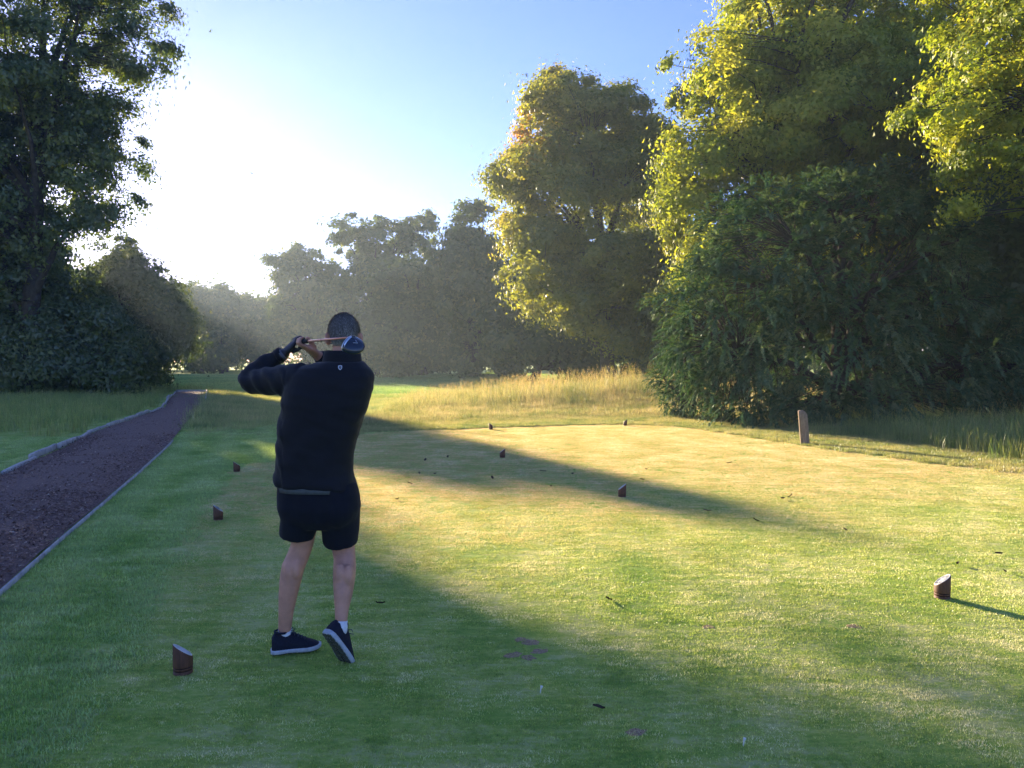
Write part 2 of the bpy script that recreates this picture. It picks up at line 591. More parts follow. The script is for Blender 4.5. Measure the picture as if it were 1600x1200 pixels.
def tuft_obj(name, parts, mat):
    Vs, Qs, Ts, ti, n = [], [], [], [], 0
    for pt in parts:
        Vv, Qq, Tt, tt = pt[:4]
        Vs.append(Vv)
        if Qq is not None and len(Qq): Qs.append(np.asarray(Qq) + n)
        if Tt is not None and len(Tt): Ts.append(np.asarray(Tt) + n)
        ti.append(tt); n += len(Vv)
    F = []
    if Qs: F.append(np.concatenate(Qs))
    if Ts: F.append(np.concatenate(Ts))
    me = mesh_np(name, np.concatenate(Vs), F, mat, attrs={'tint': np.concatenate(ti)})
    return bpy.data.objects.new(name, me)

def scatter(name, tufts, x, y, z, scl, rs, label, cat, tilt=None):
    """one object of uncountable growth: clumps set on points by geometry nodes"""
    n = len(x)
    me = bpy.data.meshes.new(name)
    me.vertices.add(n)
    me.vertices.foreach_set('co', np.stack([x, y, z], 1).astype(np.float32).ravel())
    a = me.attributes.new('scl', 'FLOAT', 'POINT'); a.data.foreach_set('value', np.asarray(scl, np.float32))
    r = np.zeros((n, 3), np.float32); r[:, 2] = rs.uniform(0, 6.283, n)
    a = me.attributes.new('rot', 'FLOAT_VECTOR', 'POINT'); a.data.foreach_set('vector', r.ravel())
    a = me.attributes.new('pick', 'INT', 'POINT'); a.data.foreach_set('value', rs.randint(0, len(tufts), n).astype(np.int32))
    o = obj(name, me)
    col = bpy.data.collections.new(name + '_clumps')
    for t in tufts: col.objects.link(t)
    ng = bpy.data.node_groups.new(name + '_scatter', 'GeometryNodeTree')
    ng.interface.new_socket('Geometry', in_out='INPUT', socket_type='NodeSocketGeometry')
    ng.interface.new_socket('Geometry', in_out='OUTPUT', socket_type='NodeSocketGeometry')
    gi = ng.nodes.new('NodeGroupInput'); go = ng.nodes.new('NodeGroupOutput')
    ci = ng.nodes.new('GeometryNodeCollectionInfo'); ci.inputs['Collection'].default_value = col
    ci.inputs['Separate Children'].default_value = True; ci.inputs['Reset Children'].default_value = True
    ip = ng.nodes.new('GeometryNodeInstanceOnPoints'); ip.inputs['Pick Instance'].default_value = True
    def at(nm, ty):
        k = ng.nodes.new('GeometryNodeInputNamedAttribute'); k.data_type = ty; k.inputs['Name'].default_value = nm
        return k.outputs['Attribute']
    L = ng.links.new
    L(gi.outputs[0], ip.inputs['Points']); L(ci.outputs[0], ip.inputs['Instance'])
    L(at('pick', 'INT'), ip.inputs['Instance Index'])
    L(at('rot', 'FLOAT_VECTOR'), ip.inputs['Rotation']); L(at('scl', 'FLOAT'), ip.inputs['Scale'])
    L(ip.outputs[0], go.inputs[0])
    md = o.modifiers.new('scatter', 'NODES'); md.node_group = ng
    tag(o, label, cat, kind='stuff')
    return o

def grid_pts(step, box, rs, keep, jit=.28):
    xs = np.arange(box[0], box[1], step); ys = np.arange(box[2], box[3], step)
    x, y = [a.ravel() for a in np.meshgrid(xs, ys)]
    x = x + rs.uniform(-jit, jit, len(x)) * step; y = y + rs.uniform(-jit, jit, len(y)) * step
    k = keep(x, y)
    return x[k], y[k]

def in_view(x, y, m=1.2):
    return (np.abs(x) < .70 * y + m) & (y > 1.6)

def blade_mat(name, dark, mid, pale, tcol, trans=.5, gloss=.05, seed=None, pale_amt=.5, scale=1.6, spread=.45, lush=None, stripe=False):
    m, nt, out = new_mat(name)
    c = grass_cols(nt, dark, mid, pale, pale_amt, scale)
    if lush:      # less worn, greener turf on the near half of the tee
        c2 = grass_cols(nt, *lush, pale_amt, scale * 1.3)
        g_ = N(nt, 'ShaderNodeNewGeometry'); sx = N(nt, 'ShaderNodeSeparateXYZ'); nt.links.new(g_.outputs['Position'], sx.inputs[0])
        yy = math_n(nt, 'ADD', sx.outputs[1], math_n(nt, 'MULTIPLY', math_n(nt, 'SUBTRACT', pos_noise(nt, .7, 4), .5), 7.0))
        yy = math_n(nt, 'ADD', yy, math_n(nt, 'MULTIPLY', sx.outputs[0], -.35))
        mr = N(nt, 'ShaderNodeMapRange'); mr.interpolation_type = 'SMOOTHSTEP'
        mr.inputs['From Min'].default_value = 4.2; mr.inputs['From Max'].default_value = 9.5
        nt.links.new(yy, mr.inputs['Value'])
        c = mix(nt, mr.outputs[0], c2, c)
    if stripe:    # mowing lines running with the path
        g_ = N(nt, 'ShaderNodeNewGeometry'); sx = N(nt, 'ShaderNodeSeparateXYZ'); nt.links.new(g_.outputs['Position'], sx.inputs[0])
        u_ = math_n(nt, 'ADD', math_n(nt, 'MULTIPLY', sx.outputs[0], 8.3), math_n(nt, 'MULTIPLY', sx.outputs[1], 2.7))
        u_ = math_n(nt, 'ADD', u_, math_n(nt, 'MULTIPLY', pos_noise(nt, .8, 2), 2.5))
        w_ = math_n(nt, 'MULTIPLY_ADD', math_n(nt, 'SINE', u_), .5); w_.node.inputs[2].default_value = .5
        c = mix(nt, math_n(nt, 'MULTIPLY', w_, .34), c, pale)
    a = N(nt, 'ShaderNodeAttribute', attribute_name='tint')
    v = ramp(nt, a.outputs['Fac'], [(0, (1 - spread,) * 3), (.78, (1 + spread * .6,) * 3)] if seed is None else
             [(0, (1 - spread,) * 3), (.78, (1 + spread * .6,) * 3), (.80, seed[0]), (1, seed[1])])
    c = mix(nt, 1.0, c, v, 'MULTIPLY')
    d = N(nt, 'ShaderNodeBsdfDiffuse'); nt.links.new(c, d.inputs[0])
    t = N(nt, 'ShaderNodeBsdfTranslucent')
    nt.links.new(mix(nt, 1.0, c, tcol, 'MULTIPLY'), t.inputs[0])
    s1 = N(nt, 'ShaderNodeMixShader'); s1.inputs[0].default_value = trans
    nt.links.new(d.outputs[0], s1.inputs[1]); nt.links.new(t.outputs[0], s1.inputs[2])
    g = N(nt, 'ShaderNodeBsdfGlossy'); g.inputs['Roughness'].default_value = .4; g.inputs[0].default_value = (1, 1, 1, 1)
    s2 = N(nt, 'ShaderNodeMixShader'); s2.inputs[0].default_value = gloss
    nt.links.new(s1.outputs[0], s2.inputs[1]); nt.links.new(g.outputs[0], s2.inputs[2])
    nt.links.new(s2.outputs[0], out.inputs[0])
    return m

divots = [G(800, 1024), G(829, 1004), G(843, 1018), G(826, 1028), G(993, 1144), G(1107, 980), (2.0, 4.45), G(815, 1000)]
def no_divot(x, y):
    k = np.ones(len(x), bool)
    for dx, dy in divots: k &= np.hypot(x - dx, (y - dy)) > .05
    return k

m_tee = blade_mat('tee_grass', (.48, .44, .15), (.72, .58, .29), (.92, .76, .52), (1.05, .97, .68), .5, .07, pale_amt=.55, scale=1.3, lush=((.22, .38, .045), (.52, .63, .13), (.92, .90, .58)))
m_fringe = blade_mat('fringe_grass', (.23, .40, .09), (.37, .53, .15), (.60, .70, .38), (1.05, 1.05, .55), .5, .06, pale_amt=.45, scale=1.1, stripe=True)
m_rough = blade_mat('rough_grass', (.16, .25, .09), (.34, .38, .15), (.52, .48, .26), (1.1, 1.0, .5), .5, .05, scale=.8)
m_meadow = blade_mat('meadow_grass', (.20, .27, .09), (.40, .40, .18), (.60, .53, .32), (1.05, 1.0, .65), .5, .04, seed=((1.0, .9, .82), (1.3, 1.0, .95)), scale=.7, spread=.6)
m_shade = blade_mat('verge_grass', (.16, .26, .07), (.28, .36, .10), (.46, .46, .2), (1.05, 1.05, .5), .5, .05, seed=((1.2, 1.1, 1.0), (1.6, 1.35, 1.2)), scale=.8)

rs = np.random.RandomState(5)
# tee lawn, short
tt = []
for i in range(4):
    tt.append(tuft_obj('tee_clump', [blades(rs, 900, .27, .0135, .0032, .5)], m_tee))
x, y = grid_pts(.2, (-12, 13, 1.6, 20), rs, lambda x, y: in_view(x, y) & inside(TEE, x, y) & no_divot(x, y))
scatter('tee_grass', tt, x, y, ground_h(x, y), rs.uniform(.75, 1.15, len(x)), rs, 'short pale mown grass of the golf tee in the middle', 'grass')
# fringe round the tee, slightly longer
tt = []
for i in range(4):
    tt.append(tuft_obj('fringe_clump', [blades(rs, 620, .3, .030, .0042, .6, segs=1)], m_fringe))
def fringe(x, y):
    k = in_view(x, y) & ~inside(TEE, x, y) & ~inside(path_poly, x, y)
    left = (x < 0) & (y < 17.2 + 1.1 * np.sin(x * .9) + .6 * np.sin(x * 2.3 + 1)) & (x > -9.5)
    return k & left & (x > np.interp(y, PR[:, 1], PR[:, 0]) + .03)
x, y = grid_pts(.2, (-9.5, 0, 1.6, 19.5), rs, fringe)
scatter('fringe_grass', tt, x, y, ground_h(x, y), rs.uniform(.7, 1.1, len(x)), rs, 'green mown grass between the tee and the bark path', 'grass')
# mown lawn left of the path
def lawn_l(x, y):
    pl = np.interp(y, PL[:, 1], PL[:, 0])
    return in_view(x, y, 2) & (x < pl - .12) & (y < 15.5 + .12 * (x + 10))
x, y = grid_pts(.24, (-16, -4, 3, 17), rs, lawn_l)
scatter('lawn_grass', tt, x, y, ground_h(x, y), rs.uniform(.7, 1.1, len(x)), rs, 'mown green grass left of the bark path', 'grass')
# collar right of the tee
tt = []
for i in range(4):
    tt.append(tuft_obj('collar_clump', [blades(rs, 330, .3, .06, .005, .6, segs=1)], m_rough))
def collar(x, y):
    k = in_view(x, y) & ~inside(TEE, x, y) & (x > -4) & (y < 26)
    return k & ((x > 3.5) | (y > 16))
x, y = grid_pts(.2, (-4, 16, 6, 24), rs, collar)
scatter('collar_grass', tt, x, y, ground_h(x, y), rs.uniform(.7, 1.2, len(x)), rs, 'yellow green collar grass along the right and far edge of the tee', 'grass')

def dist_poly(poly, x, y):
    d = np.full(len(x), 1e9)
    P = np.asarray(poly)
    for i in range(0, len(P), 1):
        d = np.minimum(d, np.hypot(x - P[i, 0], y - P[i, 1]))
    return d

# golden meadow on the mound
tt = []
for i in range(5):
    a = blades(rs, 46, .30, .40, .009, .38, segs=2, tint1=.78, r_gauss=True)
    b = seed_heads(rs, 8, .36, .66, .13)
    tt.append(tuft_obj('meadow_clump', [a, (b[0], b[1], None, b[2])], m_meadow))
def meadow(x, y):
    edge = np.interp(x, [-4, 0, 4, 6, 8, 12, 16], [20.2, 21.4, 22.0, 20.0, 16.5, 14.5, 13.0])
    return in_view(x, y, 2) & (y > edge) & (x > -3.6 - .06 * (y - 18)) & (y < 38) & ~inside(TEE, x, y)
x, y = grid_pts(.33, (-7, 18, 16, 36), rs, meadow, .5)
edge = np.interp(x, [-4, 0, 4, 6, 8, 12, 16], [20.2, 21.4, 22.0, 20.0, 16.5, 14.5, 13.0])
sc = np.clip((y - edge) / 5.5, 0.22, 1) * rs.uniform(.45, 1.25, len(x)) * np.where(x < 0, np.clip(1 + x * .12, .35, 1), 1)
scatter('meadow_grass', tt, x, y, ground_h(x, y), sc, rs, 'tall golden seeding grass on the mound beyond the tee', 'grass')
# rough on the near slope between collar and meadow
tt = []
for i in range(4):
    tt.append(tuft_obj('rough_clump', [blades(rs, 120, .34, .15, .006, .5, segs=1, r_gauss=True)], m_meadow))
def rough(x, y):
    d = dist_poly(TEE, x, y)
    return in_view(x, y, 2) & ~inside(TEE, x, y) & (y > 16.5) & (x > -3.9) & (x < 8) & (d > .35)
x, y = grid_pts(.22, (-5, 9, 16.5, 27), rs, rough)
scatter('slope_grass', tt, x, y, ground_h(x, y), np.clip(dist_poly(TEE, x, y) / 3, .3, 1) * rs.uniform(.7, 1.2, len(x)), rs, 'knee high straw coloured grass between the tee and the mound', 'grass')
# long grass in front of the dark bushes on the right
tt = []
for i in range(5):
    a = blades(rs, 46, .3, .40, .008, .3, segs=2, tint1=.78, r_gauss=True)
    b = seed_heads(rs, 5, .3, .5, .10)
    tt.append(tuft_obj('verge_clump', [a, (b[0], b[1], None, b[2])], m_shade))
def verge(x, y):
    f = np.interp(y, [9, 11, 12.4, 13.8, 15.5, 15.9, 17], [8.2, 8.0, 7.85, 7.6, 7.2, 6.4, 6.0]) + .18 * np.sin(y * 5) + .12 * np.sin(y * 11)
    return in_view(x, y, 2) & (x > f) & (y < 20)
x, y = grid_pts(.24, (5.5, 16, 9, 20), rs, verge, .5)
scatter('verge_grass', tt, x, y, ground_h(x, y), rs.uniform(.5, 1.1, len(x)) * np.clip((x - 5) / 3, .4, 1), rs, 'long grass with seed heads before the dark bushes at right', 'grass')
# long rough left of the path under the trees
def rough_l(x, y):
    pl = np.interp(y, PL[:, 1], PL[:, 0])
    return in_view(x, y, 3) & (x < pl - .35) & (y > 15.5 + .12 * (x + 10) + .5 * np.sin(x * 1.7) + .3 * np.sin(x * 4.1)) & (y < 46)
x, y = grid_pts(.36, (-34, -6, 14, 44), rs, rough_l, .5)
scatter('long_grass', tt, x, y, ground_h(x, y), rs.uniform(.35, .85, len(x)), rs, 'long shaded grass under the trees left of the path', 'grass')
# rough tongue right of the path, beyond the fringe
tt2 = []
for i in range(4):
    tt2.append(tuft_obj('tongue_clump', [blades(rs, 90, .36, .2, .006, .45, segs=1, r_gauss=True)], m_rough))
def tongue(x, y):
    pr = np.interp(y, PR[:, 1], PR[:, 0])
    return in_view(x, y, 2) & (x > pr + .1) & (y > 15.3 + .8 * np.sin(x * 1.3) + .5 * np.sin(x * 3.1 + 1)) & (x < -3.3 - .06 * (y - 18)) & (y < 36)
x, y = grid_pts(.26, (-16, -3, 15, 36), rs, tongue)
pr = np.interp(y, PR[:, 1], PR[:, 0])
sc = np.clip((y - 14.5) / 6, .18, 1) * (.42 + .8 * np.exp(-((x - pr) / 2.2) ** 2)) * rs.uniform(.6, 1.2, len(x))
scatter('rough_grass', tt2, x, y, ground_h(x, y), sc, rs, 'uneven rough grass right of the far half of the path', 'grass')
# far fairway
tt3 = []
m_fair = blade_mat('fairway_grass', (.18, .32, .10), (.26, .40, .13), (.36, .46, .18), (1.05, 1.05, .6), .5, .05, scale=.15)
for i in range(3):
    tt3.append(tuft_obj('fairway_clump', [blades(rs, 260, 1.1, .06, .02, .6, segs=0)], m_fair))
def fair(x, y):
    pr = np.interp(y, PR[:, 1], PR[:, 0], right=-999)
    return in_view(x, y, 3) & (y > 33) & ((x < -2.5) | (y > 37)) & (x < 14) & (y < 76) & ~((y < 39.5) & (x < -14.5))
x, y = grid_pts(.75, (-55, 16, 33, 78), rs, fair)
scatter('fairway_grass', tt3, x, y, ground_h(x, y), rs.uniform(.7, 1.2, len(x)), rs, 'smooth green fairway grass in the far left distance', 'grass')
# ------------------------------------------------------------------ trees
def unit(a):
    return a / (np.linalg.norm(a, axis=-1, keepdims=True) + 1e-9)

def lobe(px, py, rx, ry, Y, depth=None):
    """crown lobe: centre seen at pixel px,py at depth Y, radii in photo pixels, depth radius in metres"""
    c = W(px, py, Y)
    k = Y / 1200
    return (c.x, c.y, c.z, rx * k, depth if depth else rx * k, ry * k)

def tubes_np(segs, n=5):
    """many tapered straight pieces: segs list of (p0,p1,r0,r1)"""
    P0 = np.array([s[0] for s in segs], float); P1 = np.array([s[1] for s in segs], float)
    r0 = np.array([s[2] for s in segs])[:, None]; r1 = np.array([s[3] for s in segs])[:, None]
    d = unit(P1 - P0)
    up = np.where(np.abs(d[:, 2:3]) < .9, np.array([[0, 0, 1.]]), np.array([[1., 0, 0]]))
    a = unit(np.cross(d, up)); b = np.cross(d, a)
    rows = []
    for P, r in ((P0, r0), (P1, r1)):
        for k in range(n):
            th = 2 * math.pi * k / n
            rows.append(P + (a * math.cos(th) + b * math.sin(th)) * r)
    Vv = np.stack(rows, 1).reshape(-1, 3)
    base = (np.arange(len(segs)) * 2 * n)[:, None]
    Q = np.concatenate([base + np.array([k, (k + 1) % n, n + (k + 1) % n, n + k]) for k in range(n)])
    return Vv, Q

def bez(p0, p1, p2, n):
    t = np.linspace(0, 1, n)[:, None]
    return (1 - t) ** 2 * p0 + 2 * t * (1 - t) * p1 + t * t * p2

def make_tree(name, label, cat, group, base, lobes, n_clump, n_leaf, leaf, clump_r, mat, bark, trunk_r,
              seed, n_limb=14, top_frac=.8, hollow=.5, spray=False, keep=None, tint_fn=None, zmin=.6, ragged=.22, trunks=1, fork=.18, gap=0.0, tri=False, bough=0, core_f=.62):
    rs = np.random.RandomState(seed)
    base = np.array(base, float)
    L = np.array(lobes, float)
    L0 = L
    if bough:      # separate boughs standing out of the main lobes, with hollows between them
        ar = L[:, 3] * L[:, 5]
        kk = rs.choice(len(L), bough, p=ar / ar.sum())
        dd_ = unit(rs.normal(size=(bough, 3)))
        c_ = L[kk, :3] + dd_ * L[kk, 3:] * rs.uniform(.62, .98, (bough, 1))
        s_ = (L[kk, 3] * L[kk, 4] * L[kk, 5]) ** (1 / 3) * rs.uniform(.24, .44, bough)
        B = np.concatenate([c_, np.stack([s_ * 1.15, s_ * 1.15, s_ * .8], 1)], 1)
        core = L.copy(); core[:, 3:] *= core_f
        L = np.concatenate([core, B])
    C, R = L[:, :3], L[:, 3:]
    area = (R[:, 0] * R[:, 1] + R[:, 0] * R[:, 2] + R[:, 1] * R[:, 2])
    # clump centres, mostly near the outer surface of each lobe
    k = rs.choice(len(L), int(n_clump * 1.6), p=area / area.sum())
    d = unit(rs.normal(size=(len(k), 3)))
    lump = 1 + ragged * np.sin(d[:, 0] * 5.1 + k * 1.7) * np.sin(d[:, 1] * 4.3 + k) + ragged * .8 * np.sin(d[:, 2] * 7 + d[:, 0] * 6 + k * 2.3)
    rad = (1 - (1 - hollow) * rs.rand(len(k)) ** 1.6) * lump
    P = C[k] + d * R[k] * rad[:, None]
    ok = P[:, 2] > zmin + ground_h(P[:, 0], P[:, 1])
    # drop clumps buried deep inside another lobe
    for j in range(len(L)):
        q = np.sum(((P - C[j]) / R[j]) ** 2, 1)
        ok &= ~((q < .30) & (k != j) & (rs.rand(len(k)) < .85))
    if keep is not None: ok &= keep(P, rs)
    if gap:
        ph = np.sin(P[:, 0] * 1.9 + seed) * np.sin(P[:, 1] * 1.7) * np.sin(P[:, 2] * 2.1 + seed * .7)
        ok &= ~((ph > .35) & (rs.rand(len(k)) < gap))
    P, d, k = P[ok][:n_clump], d[ok][:n_clump], k[ok][:n_clump]
    n = len(P)
    ctr = L0[:, :3].mean(0)
    out = unit(unit(d / R[k]) * .75 + unit(P - ctr) * .5)
    # ---- wood
    top = base + (np.array([L0[:, 0].mean(), L0[:, 1].mean(), (L0[:, 2] + L0[:, 5]).max()]) - base) * np.array([.7, .7, top_frac])
    segs = []; nodes = []; nrad = []
    for tr in range(trunks):
        b0 = base + (np.array([rs.uniform(-.5, .5), rs.uniform(-.5, .5), 0]) * (tr > 0))
        t1 = top + rs.normal(0, .08, 3) * (top[2] - base[2]) * (tr > 0)
        midp = (b0 + t1) / 2 + np.array([rs.normal(0, .03), rs.normal(0, .03), 0]) * (t1[2] - b0[2])
        tp = bez(b0 - np.array([0, 0, .15]), midp, t1, 14)
        tp[1:-1, :2] += rs.normal(0, .05, (12, 2))
        r = trunk_r * (1 - np.linspace(0, 1, 14)) ** .75 + .025
        r[0] *= 1.45; r[1] *= 1.08
        for i in range(13): segs.append((tp[i], tp[i + 1], r[i], r[i + 1]))
        nodes.append(tp[3:]); nrad.append(r[3:])
        # limbs
        sel = rs.choice(n, min(n, n_limb), replace=False)
        for s in sel:
            tgt = P[s] - out[s] * clump_r * .6
            hmax = max(min((tgt[2] - base[2]) * .7, top[2] - base[2]), fork * (top[2] - base[2]))
            f = np.clip(hmax / (top[2] - base[2]) * rs.uniform(.7, 1), fork, .95)
            i = int(f * 13); p0 = tp[i]
            m_ = (p0 + tgt) / 2 + np.array([0, 0, .14 * np.linalg.norm(tgt - p0)]) + rs.normal(0, .04, 3) * np.linalg.norm(tgt - p0)
            lp = bez(p0, m_, tgt, 9)
            lp[2:-1] += rs.normal(0, .05, (6, 3))
            rr = np.linspace(max(r[i] * .55, .05), .02, 9)
            for j in range(8): segs.append((lp[j], lp[j + 1], rr[j], rr[j + 1]))
            nodes.append(lp[2:]); nrad.append(rr[2:])
    nodes = np.concatenate(nodes)
    tw = []
    for i in range(n):
        dd = np.linalg.norm(nodes - P[i], axis=1) + np.maximum(0, nodes[:, 2] - P[i, 2]) * .8
        j = int(np.argmin(dd))
        mid_ = (nodes[j] + P[i]) / 2 + np.array([0, 0, .1 * dd[j]]) + rs.normal(0, .05, 3) * dd[j]
        rr = min(.008 + .006 * dd[j], .03) * (.7 if spray else 1)
        tw.append((nodes[j], mid_, rr, rr * .7)); tw.append((mid_, P[i] + out[i] * clump_r * .3, rr * .7, .006))
    # ---- leaves
    m = n * n_leaf
    ci = np.repeat(np.arange(n), n_leaf)
    cs = clump_r * rs.uniform(.45, 1.55, n)
    o = out[ci]
    if not spray:
        ax = unit(o * .5 + np.array([0, 0, .75]))
        off = rs.normal(size=(m, 3)) * .5; off *= np.where(rs.rand(m, 1) < .08, 1.7, 1)
        off -= ax * np.sum(off * ax, 1, keepdims=True) * .45
        pos = P[ci] + off * cs[ci][:, None]
        nrm = unit(o * .6 + np.array([0, 0, .4]) + off * .9 + rs.normal(0, .38, (m, 3)))
        dr = unit(np.cross(nrm, rs.normal(size=(m, 3))))
        dr = unit(dr + np.array([0, 0, -.25]))
        ln = leaf * rs.uniform(.6, 1.3, m); wd = ln * rs.uniform(.55, .8, m)
    else:
        # feathery sprays: needles set along outward, drooping twigs
        q = rs.randint(0, 7, m)
        jit = unit(rs.normal(size=(n * 7, 3)))
        tdir = unit(out.repeat(7, 0) * .8 + jit * .75 + np.array([0, 0, .10]))
        td = tdir[ci * 7 + q]
        t = rs.rand(m) ** .8
        pos = P[ci] + td * (t * cs[ci])[:, None] * 1.25 + np.array([0, 0, -1.0]) * ((t ** 2) * cs[ci] * .45)[:, None]
        td2 = unit(td - np.array([0, 0, .9]) * t[:, None])
        side = unit(np.cross(td2, np.array([0, 0, 1.]))) * np.where(rs.rand(m) < .5, -1, 1)[:, None]
        dr = unit(side * .75 + td2 * .7 + rs.normal(0, .18, (m, 3)) - np.array([0, 0, .25]))
        nrm = unit(np.cross(dr, td2) + rs.normal(0, .25, (m, 3)))
        ln = leaf * rs.uniform(.7, 1.35, m) * (1 - .35 * t); wd = ln * rs.uniform(.28, .42, m)
    sd = unit(np.cross(nrm, dr)); nrm = np.cross(dr, sd)
    l_ = ln[:, None]; w_ = wd[:, None]
    Vv = np.stack([pos - dr * l_ * .45, pos - sd * w_ * .5 + nrm * w_ * .16 + dr * l_ * .05, pos + dr * l_ * .55 - nrm * l_ * .08, pos + sd * w_ * .5 + nrm * w_ * .16 + dr * l_ * .05], 1).reshape(-1, 3)
    Q = (np.arange(m) * 4)[:, None] + np.arange(4)
    nvl = 4
    if True:     # leaves: one three cornered face each
        Vv = np.stack([pos - dr * l_ * .45 - sd * w_ * .55, pos - dr * l_ * .35 + sd * w_ * .6, pos + dr * l_ * .75], 1).reshape(-1, 3)
        Q = (np.arange(m) * 3)[:, None] + np.arange(3)
        nvl = 3
    tint = np.clip(rs.rand(n)[ci] * .65 + rs.rand(m) * .35, 0, 1)
    if tint_fn is not None: tint = tint_fn(P[ci], tint, rs)
    root = empty(name, tuple(base))
    tag(root, label, cat, group)
    off = -base
    Wv, Wq = tubes_np(segs, 8)
    obj('trunk', mesh_np('trunk', Wv + off, Wq, bark, True), root)
    Tv, Tq = tubes_np(tw, 4)
    b_ = obj('branches', mesh_np('branches', Tv + off, Tq, bark, True), root)
    b_['kind'] = 'stuff'
    cr = obj('crown', mesh_np('crown', Vv + off, Q, mat, attrs={'tint': np.repeat(tint, nvl)}), root)
    return root

m_bark = simple('bark', (.10, .085, .07), .95, .1, 7, .5, .9, 22)
m_bark_d = simple('dark_bark', (.055, .048, .042), .95, .1, 7, .5, .9, 22)
lf_gold = leaf_mat('leaf_lime', [(0, (.14, .23, .028)), (.5, (.31, .38, .045)), (1, (.54, .54, .09))], .6, .02)
lf_maple = leaf_mat('leaf_maple', [(0, (.13, .19, .035)), (.4, (.27, .31, .05)), (.62, (.42, .40, .07)), (.85, (.52, .31, .08)), (1, (.5, .22, .09))], .6, .04)
lf_yew = leaf_mat('needle_yew', [(0, (.038, .10, .05)), (.6, (.095, .17, .08)), (1, (.29, .345, .165))], .3, .015, tcol=(1.0, 1.05, .5))
lf_dark = leaf_mat('leaf_dark', [(0, (.05, .095, .022)), (.6, (.095, .15, .032)), (1, (.17, .21, .05))], .5, .05)
lf_far = leaf_mat('leaf_far', [(0, (.055, .095, .03)), (.6, (.10, .155, .045)), (1, (.19, .22, .06))], .5, .03)

def gb(px, Y):
    x = (px - 800) / 1200 * Y
    return (x, Y, gh(x, Y))

# -- left
make_tree('oak_tree', 'huge dark oak at the left edge, its crown cut by the top of the picture', 'tree', 'trees on the left', gb(40, 34),
          [lobe(110, 60, 150, 130, 33, 4.2), lobe(200, 30, 70, 75, 33.5, 2.6), lobe(150, 220, 75, 88, 34, 3.2), lobe(20, 200, 150, 170, 34, 4.6), lobe(60, -90, 170, 110, 34, 4.5), lobe(-150, 120, 150, 240, 34, 5), lobe(20, 390, 92, 90, 34, 4), lobe(128, 320, 55, 45, 34, 2.0), lobe(192, 325, 36, 42, 34, 1.4), lobe(165, 346, 46, 30, 34, 1.8), lobe(112, 366, 42, 26, 34, 1.8)],
          820, 250, .155, .74, lf_dark, m_bark_d, .42, 21, 26, bough=108, gap=.25, core_f=.82, hollow=.35, ragged=.26)
make_tree('young_tree', 'rounded small tree in front of the sun glow, beside the far path at left', 'tree', 'trees on the left', gb(215, 40),
          [lobe(252, 478, 38, 46, 40, 1.7), lobe(208, 436, 42, 38, 40, 1.5), lobe(190, 545, 75, 55, 39.5, 2.4), lobe(280, 522, 26, 44, 40, 1.2)],
          300, 210, .155, .66, lf_dark, m_bark_d, .16, 22, 10, zmin=.3)
make_tree('thicket_tree', 'dense low tree filling the gap below the huge oak at far left', 'tree', 'trees on the left', gb(90, 36),
          [lobe(95, 525, 80, 65, 36, 2.6), lobe(150, 525, 60, 70, 37, 2.0), lobe(60, 575, 130, 45, 34, 2.0), lobe(0, 480, 90, 130, 35.5, 3), lobe(-110, 440, 110, 170, 35, 3.4)],
          480, 230, .155, .8, lf_dark, m_bark_d, .22, 23, 12, zmin=.2)
make_tree('thicket_tree', 'dark backing tree half hidden behind the huge oak at far left', 'tree', 'trees on the left', gb(-120, 42),
          [lobe(-60, 330, 160, 200, 42, 4), lobe(-160, 150, 150, 190, 42, 4.5), lobe(50, 450, 65, 100, 43, 3)],
          420, 120, .28, .85, lf_dark, m_bark_d, .3, 24, 12, tri=True)
make_tree('middle_tree', 'tree with bright sky glinting through it, above the rounded small tree at left', 'tree', 'trees on the left', gb(205, 46),
          [lobe(190, 395, 24, 30, 46, 1.0), lobe(170, 455, 40, 60, 46, 1.5)],
          110, 110, .2, .55, lf_dark, m_bark_d, .2, 25, 10, tri=True, gap=.5)
# -- far left beyond the fairway
for i, (px, top, w, Y, lab) in enumerate(((60, 400, 60, 86, 'far tree glimpsed under the huge oak at the left'), (150, 405, 56, 90, 'far tree glimpsed between the huge oak and the rounded small tree'), (215, 408, 48, 88, 'far tree hidden behind the rounded small tree'), (262, 452, 42, 88, 'hazy far tree just right of the rounded small tree'), (312, 432, 40, 96, 'leftmost tall tree of the hazy far row above the path end'),
                                          (352, 446, 38, 92, 'middle tree of the hazy far row, beyond the path end'), (398, 450, 40, 96, 'hazy far tree behind the raised elbow of the golfer'))):
    mid_ = (top + 560) / 2
    make_tree('far_tree', lab, 'tree', 'far trees beyond the fairway', gb(px, Y),
              [lobe(px, mid_ + 8, w, (560 - top) / 2, Y, 3.4), lobe(px - w * .35, top + 34, w * .62, 32, Y, 2.6), lobe(px + w * .4, top + 48, w * .6, 36, Y, 2.6)],
              190, 80, .42, 1.1, lf_far, m_bark_d, .28, 40 + i, 9, zmin=1.2, fork=.15, bough=16)
for i, (px, top, w, Y, lab) in enumerate(((316, 520, 26, 84, 'small dark fir shaped tree beyond the end of the path, left one'), (346, 516, 24, 84, 'small dark fir shaped tree beyond the end of the path, right one'))):
    make_tree('small_far_tree', lab, 'tree', 'far trees beyond the fairway', gb(px, Y),
              [lobe(px, 560, w, 26, Y, 1.8), lobe(px, 540, w * .7, 24, Y, 1.3)], 60, 70, .3, .6, lf_far, m_bark_d, .2, 50 + i, 6, zmin=.5, tri=True)
